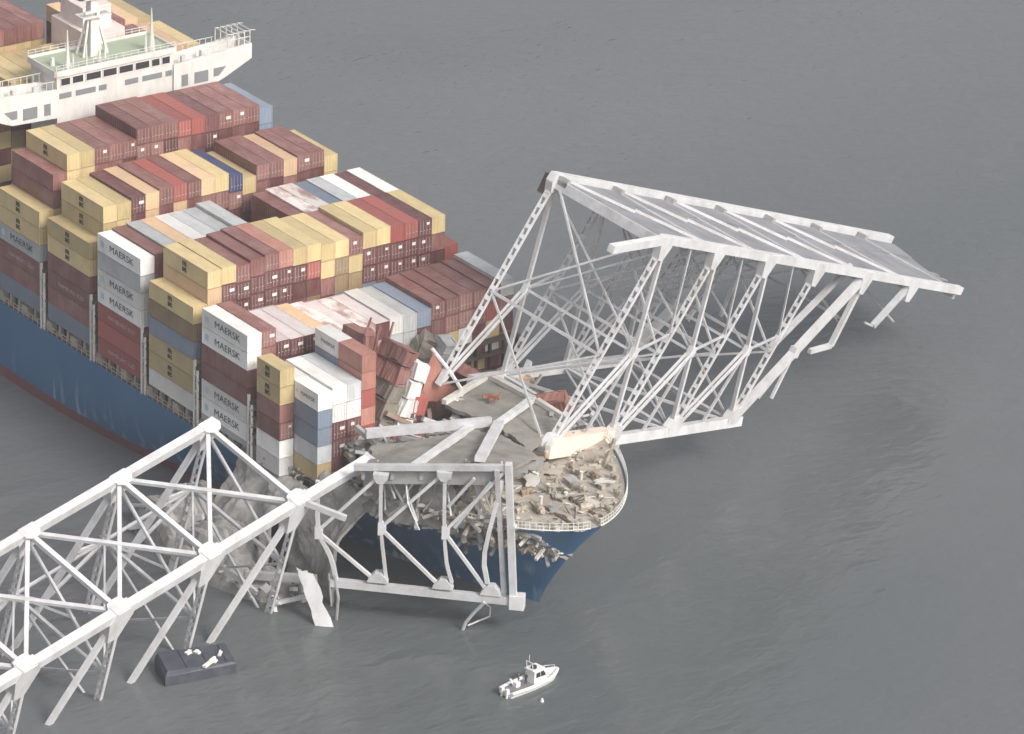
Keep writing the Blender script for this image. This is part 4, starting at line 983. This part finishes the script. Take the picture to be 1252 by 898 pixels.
# dark floating wreck in the foreground
wr = MB()
a, b, c, d = V((46.9, -59.4, 0)), V((48.6, -48.8, 0)), V((43.4, -47.2, 0)), V((41.5, -57.8, 0))
hgt = 2.0; ins = .35; cc = (a + b + c + d) / 4
top = [p + (cc - p) * .07 + V((0, 0, h_)) for p, h_ in zip((a, b, c, d), (2.3, 1.8, 2.2, 2.6))]
low = [p - V((0, 0, 1)) for p in (a, b, c, d)]; mid = [p + V((0, 0, 1.5 if j < 2 else 1.8)) for j, p in enumerate((a, b, c, d))]
wr.add(low + mid + top, [(0, 1, 5, 4), (1, 2, 6, 5), (2, 3, 7, 6), (3, 0, 4, 7), (4, 5, 9, 8), (5, 6, 10, 9), (6, 7, 11, 10), (7, 4, 8, 11), (8, 9, 10, 11), (3, 2, 1, 0)])
wo_ = thing("floating_wreckage", wr, BLUEW, "dark blue grey boxy wreck floating low with white patches on top", "wreckage")
tz = lambda s, t: top[0].lerp(top[1], s).lerp(top[3].lerp(top[2], s), t)
for (s, t, sx, sy) in ((.42, .74, .9, .7), (.55, .70, .6, .9), (.86, .45, 1.1, .4), (.63, .06, 2.6, .6), (.73, .12, .8, .5)):
    q = tz(s, t); R = Matrix.Rotation(1.40 + s, 3, 'Z'); part("torn_patch", MB().box(q + V((0, 0, .1)), (sx, sy, .3), R).box(q + R @ V((sx * .5, .2, .15)), (sx * .5, sy * .6, .3), R), LABELW, wo_)
for s in (.3, .62, .9): part("deck_rib", MB().beam(tz(s, .05) + V((0, 0, .06)), tz(s, .95) + V((0, 0, .06)), .18, .16), BLUEW, wo_)
for k in range(5):
    pass

# ================================================================ patrol boat
bo = empty("patrol_boat", (73.85, -16.6, 0), "small white patrol boat with cabin and short mast on open water", "boat")
bo.rotation_euler = (0, 0, math.atan2(10.1, -1.5))
def bpart(name, mb, mt, parent=None, smooth=False): return link(name, mb.mesh(name, mt, V((0, 0, 0)), smooth), parent or bo)
hl = MB(); st_ = [(-4.7, 1.25), (-2, 1.5), (0, 1.55), (2.2, 1.4), (3.8, .95), (4.8, .4), (5.2, .06)]
vs = []
for x, y in st_:
    r = .25 * max(0, (x - 1) / 4) ** 1.4
    vs += [(x - .25 * (x > 4), -y * .75, -.3), (x, -y, .75 + r), (x, y, .75 + r), (x - .25 * (x > 4), y * .75, -.3)]
fs = []
for i in range(len(st_) - 1):
    for j in range(3): fs.append((i * 4 + j, i * 4 + 4 + j, i * 4 + 5 + j, i * 4 + 1 + j))
fs += [(0, 1, 2, 3), tuple(24 + j for j in (3, 2, 1, 0))]
hl.add(vs, fs); bpart("hull", hl, BOATW)
tb = MB(); tb.tube([(x, -y, .8 + .25 * max(0, (x - 1) / 4) ** 1.4) for x, y in st_] + [(x, y, .8 + .25 * max(0, (x - 1) / 4) ** 1.4) for x, y in st_[::-1]], .26, 8)
bpart("collar", tb, BOATW, smooth=True)
cb = MB(); cb.hexa([(-.2, -1.0, .78), (2.5, -.9, .78), (2.5, .9, .78), (-.2, 1.0, .78), (0, -.85, 2.5), (1.7, -.75, 2.5), (1.7, .75, 2.5), (0, .85, 2.5)]); cb.box((.85, 0, 2.58), (2.2, 2.0, .14))
co = bpart("cabin", cb, BOATW)
for sgn in (-1, 1):
    bpart("cabin_window", MB().add([(.2, sgn * .985, 1.55), (1.0, sgn * .985, 1.55), (1.0, sgn * .9, 2.25), (.3, sgn * .9, 2.25)], [(0, 1, 2, 3)]), GLASS, co)
    bpart("cabin_window", MB().add([(1.15, sgn * .985, 1.5), (2.1, sgn * .95, 1.5), (1.7, sgn * .89, 2.25), (1.15, sgn * .9, 2.25)], [(0, 1, 2, 3)]), GLASS, co)
bpart("cabin_window", MB().add([(2.25, -.75, 1.55), (2.25, .75, 1.55), (1.85, .68, 2.3), (1.85, -.68, 2.3)], [(0, 1, 2, 3)]), GLASS, co)
ms = MB().beam((-.1, -.6, 2.6), (-.3, -.6, 3.9), .09, .09).beam((-.1, .6, 2.6), (-.3, .6, 3.9), .09, .09).beam((-.3, -.6, 3.9), (-.3, .6, 3.9), .09, .09).beam((-.3, 0, 3.9), (-.3, 0, 5.0), .06, .06)
bpart("mast", ms, BOATW); bpart("radar_dome", MB().tube([(.6, 0, 2.65), (.6, 0, 2.8), (.6, 0, 3.0)], .42, 12), BOATD)
bpart("stern_console", MB().box((-2.6, .1, 1.15), (.8, .8, .8)).beam((-2.9, .5, 1.2), (-3.3, .6, 2.0), .25, .25), BOATW)
for sgn in (-1, 1): bpart("outboard_motor", MB().box((-4.95, sgn * .5, .95), (.55, .42, .8)).box((-5.0, sgn * .5, .3), (.3, .2, .8)), BOATW)
bpart("bow_rail", MB().tube([(1.8, -1.3, 1.5), (3.6, -.9, 1.7), (4.7, 0, 1.8), (3.6, .9, 1.7), (1.8, 1.3, 1.5)], .04, 5).beam((3.6, -.9, .9), (3.6, -.9, 1.7), .06, .06).beam((3.6, .9, .9), (3.6, .9, 1.7), .06, .06), BOATW)
bpart("cockpit_floor", MB().box((-2.4, 0, .79), (4.2, 2.2, .06)), mat("cockpit_grey", (.2, .2, .21), .8))

def person(x, y, yaw, label, top):
    J = [(0, 0, .95), (0, 0, 1.2), (.02, 0, 1.42), (.03, 0, 1.53), (.05, 0, 1.66), (0, .1, .9), (.03, .12, .5), (0, .13, .07), (.14, .14, .04), (0, -.1, .9), (-.03, -.12, .5), (-.06, -.13, .07), (.08, -.14, .04),
         (.02, .2, 1.4), (.02, .27, 1.12), (.16, .26, .9), (.2, .25, .83), (.02, -.2, 1.4), (.02, -.27, 1.12), (.14, -.25, .9), (.18, -.24, .83)]
    E_ = [(0, 1), (1, 2), (2, 3), (3, 4), (0, 5), (5, 6), (6, 7), (7, 8), (0, 9), (9, 10), (10, 11), (11, 12), (2, 13), (13, 14), (14, 15), (15, 16), (2, 17), (17, 18), (18, 19), (19, 20)]
    rad = [.15, .16, .15, .06, .105, .1, .07, .055, .05, .1, .07, .055, .05, .075, .055, .045, .045, .075, .055, .045, .045]
    me = bpy.data.meshes.new("person"); me.from_pydata(J, E_, []); ob = bpy.data.objects.new("person", me); COL.objects.link(ob)
    md_ = ob.modifiers.new("skin", 'SKIN'); sv = me.skin_vertices[0].data
    for k, r in enumerate(rad): sv[k].radius = (r, r)
    sv[0].use_root = True
    ob.modifiers.new("sub", 'SUBSURF').levels = 1
    dg = bpy.context.evaluated_depsgraph_get(); dg.update()
    m2 = bpy.data.meshes.new_from_object(ob.evaluated_get(dg)); bpy.data.objects.remove(ob); bpy.data.meshes.remove(me)
    m2.materials.clear()
    for q in (CLOTH, top, SKIN): m2.materials.append(q)
    for f in m2.polygons:
        z = f.center.z; hand = abs(f.center.y) > .2 and z < .92
        f.material_index = 2 if (z > 1.52 or (hand and z > .78)) else (1 if z > .95 else 0); f.use_smooth = True
    R = Matrix.Rotation(bo.rotation_euler[2], 3, 'Z'); p = V(bo.location) + R @ V((x, y, .82))
    o = link("person", m2, None, p); o.rotation_euler = (0, 0, bo.rotation_euler[2] + yaw); tag(o, label, "person")
    h = MB()
    for i in range(6):
        for j in range(8): pass
    h.tube([(.03, 0, 1.70), (.04, 0, 1.755), (.04, 0, 1.79)], .115, 10, 0, .06); link("hair", h.mesh("hair", BOATD), o)
person(-1.1, -.25, .2, "person in dark clothing standing just behind the boat's cabin", CLOTH)
person(-1.9, .45, -.5, "person in grey clothing standing farther aft on the boat's open deck", VEST)
buoy = MB().tube([(78.5, -17.9, -.2), (78.5, -17.9, .2), (78.5, -17.9, .5)], .32, 10, 0, .12)
thing("float_marker", buoy, BOATW, "tiny white float on the water beside the patrol boat", "buoy")
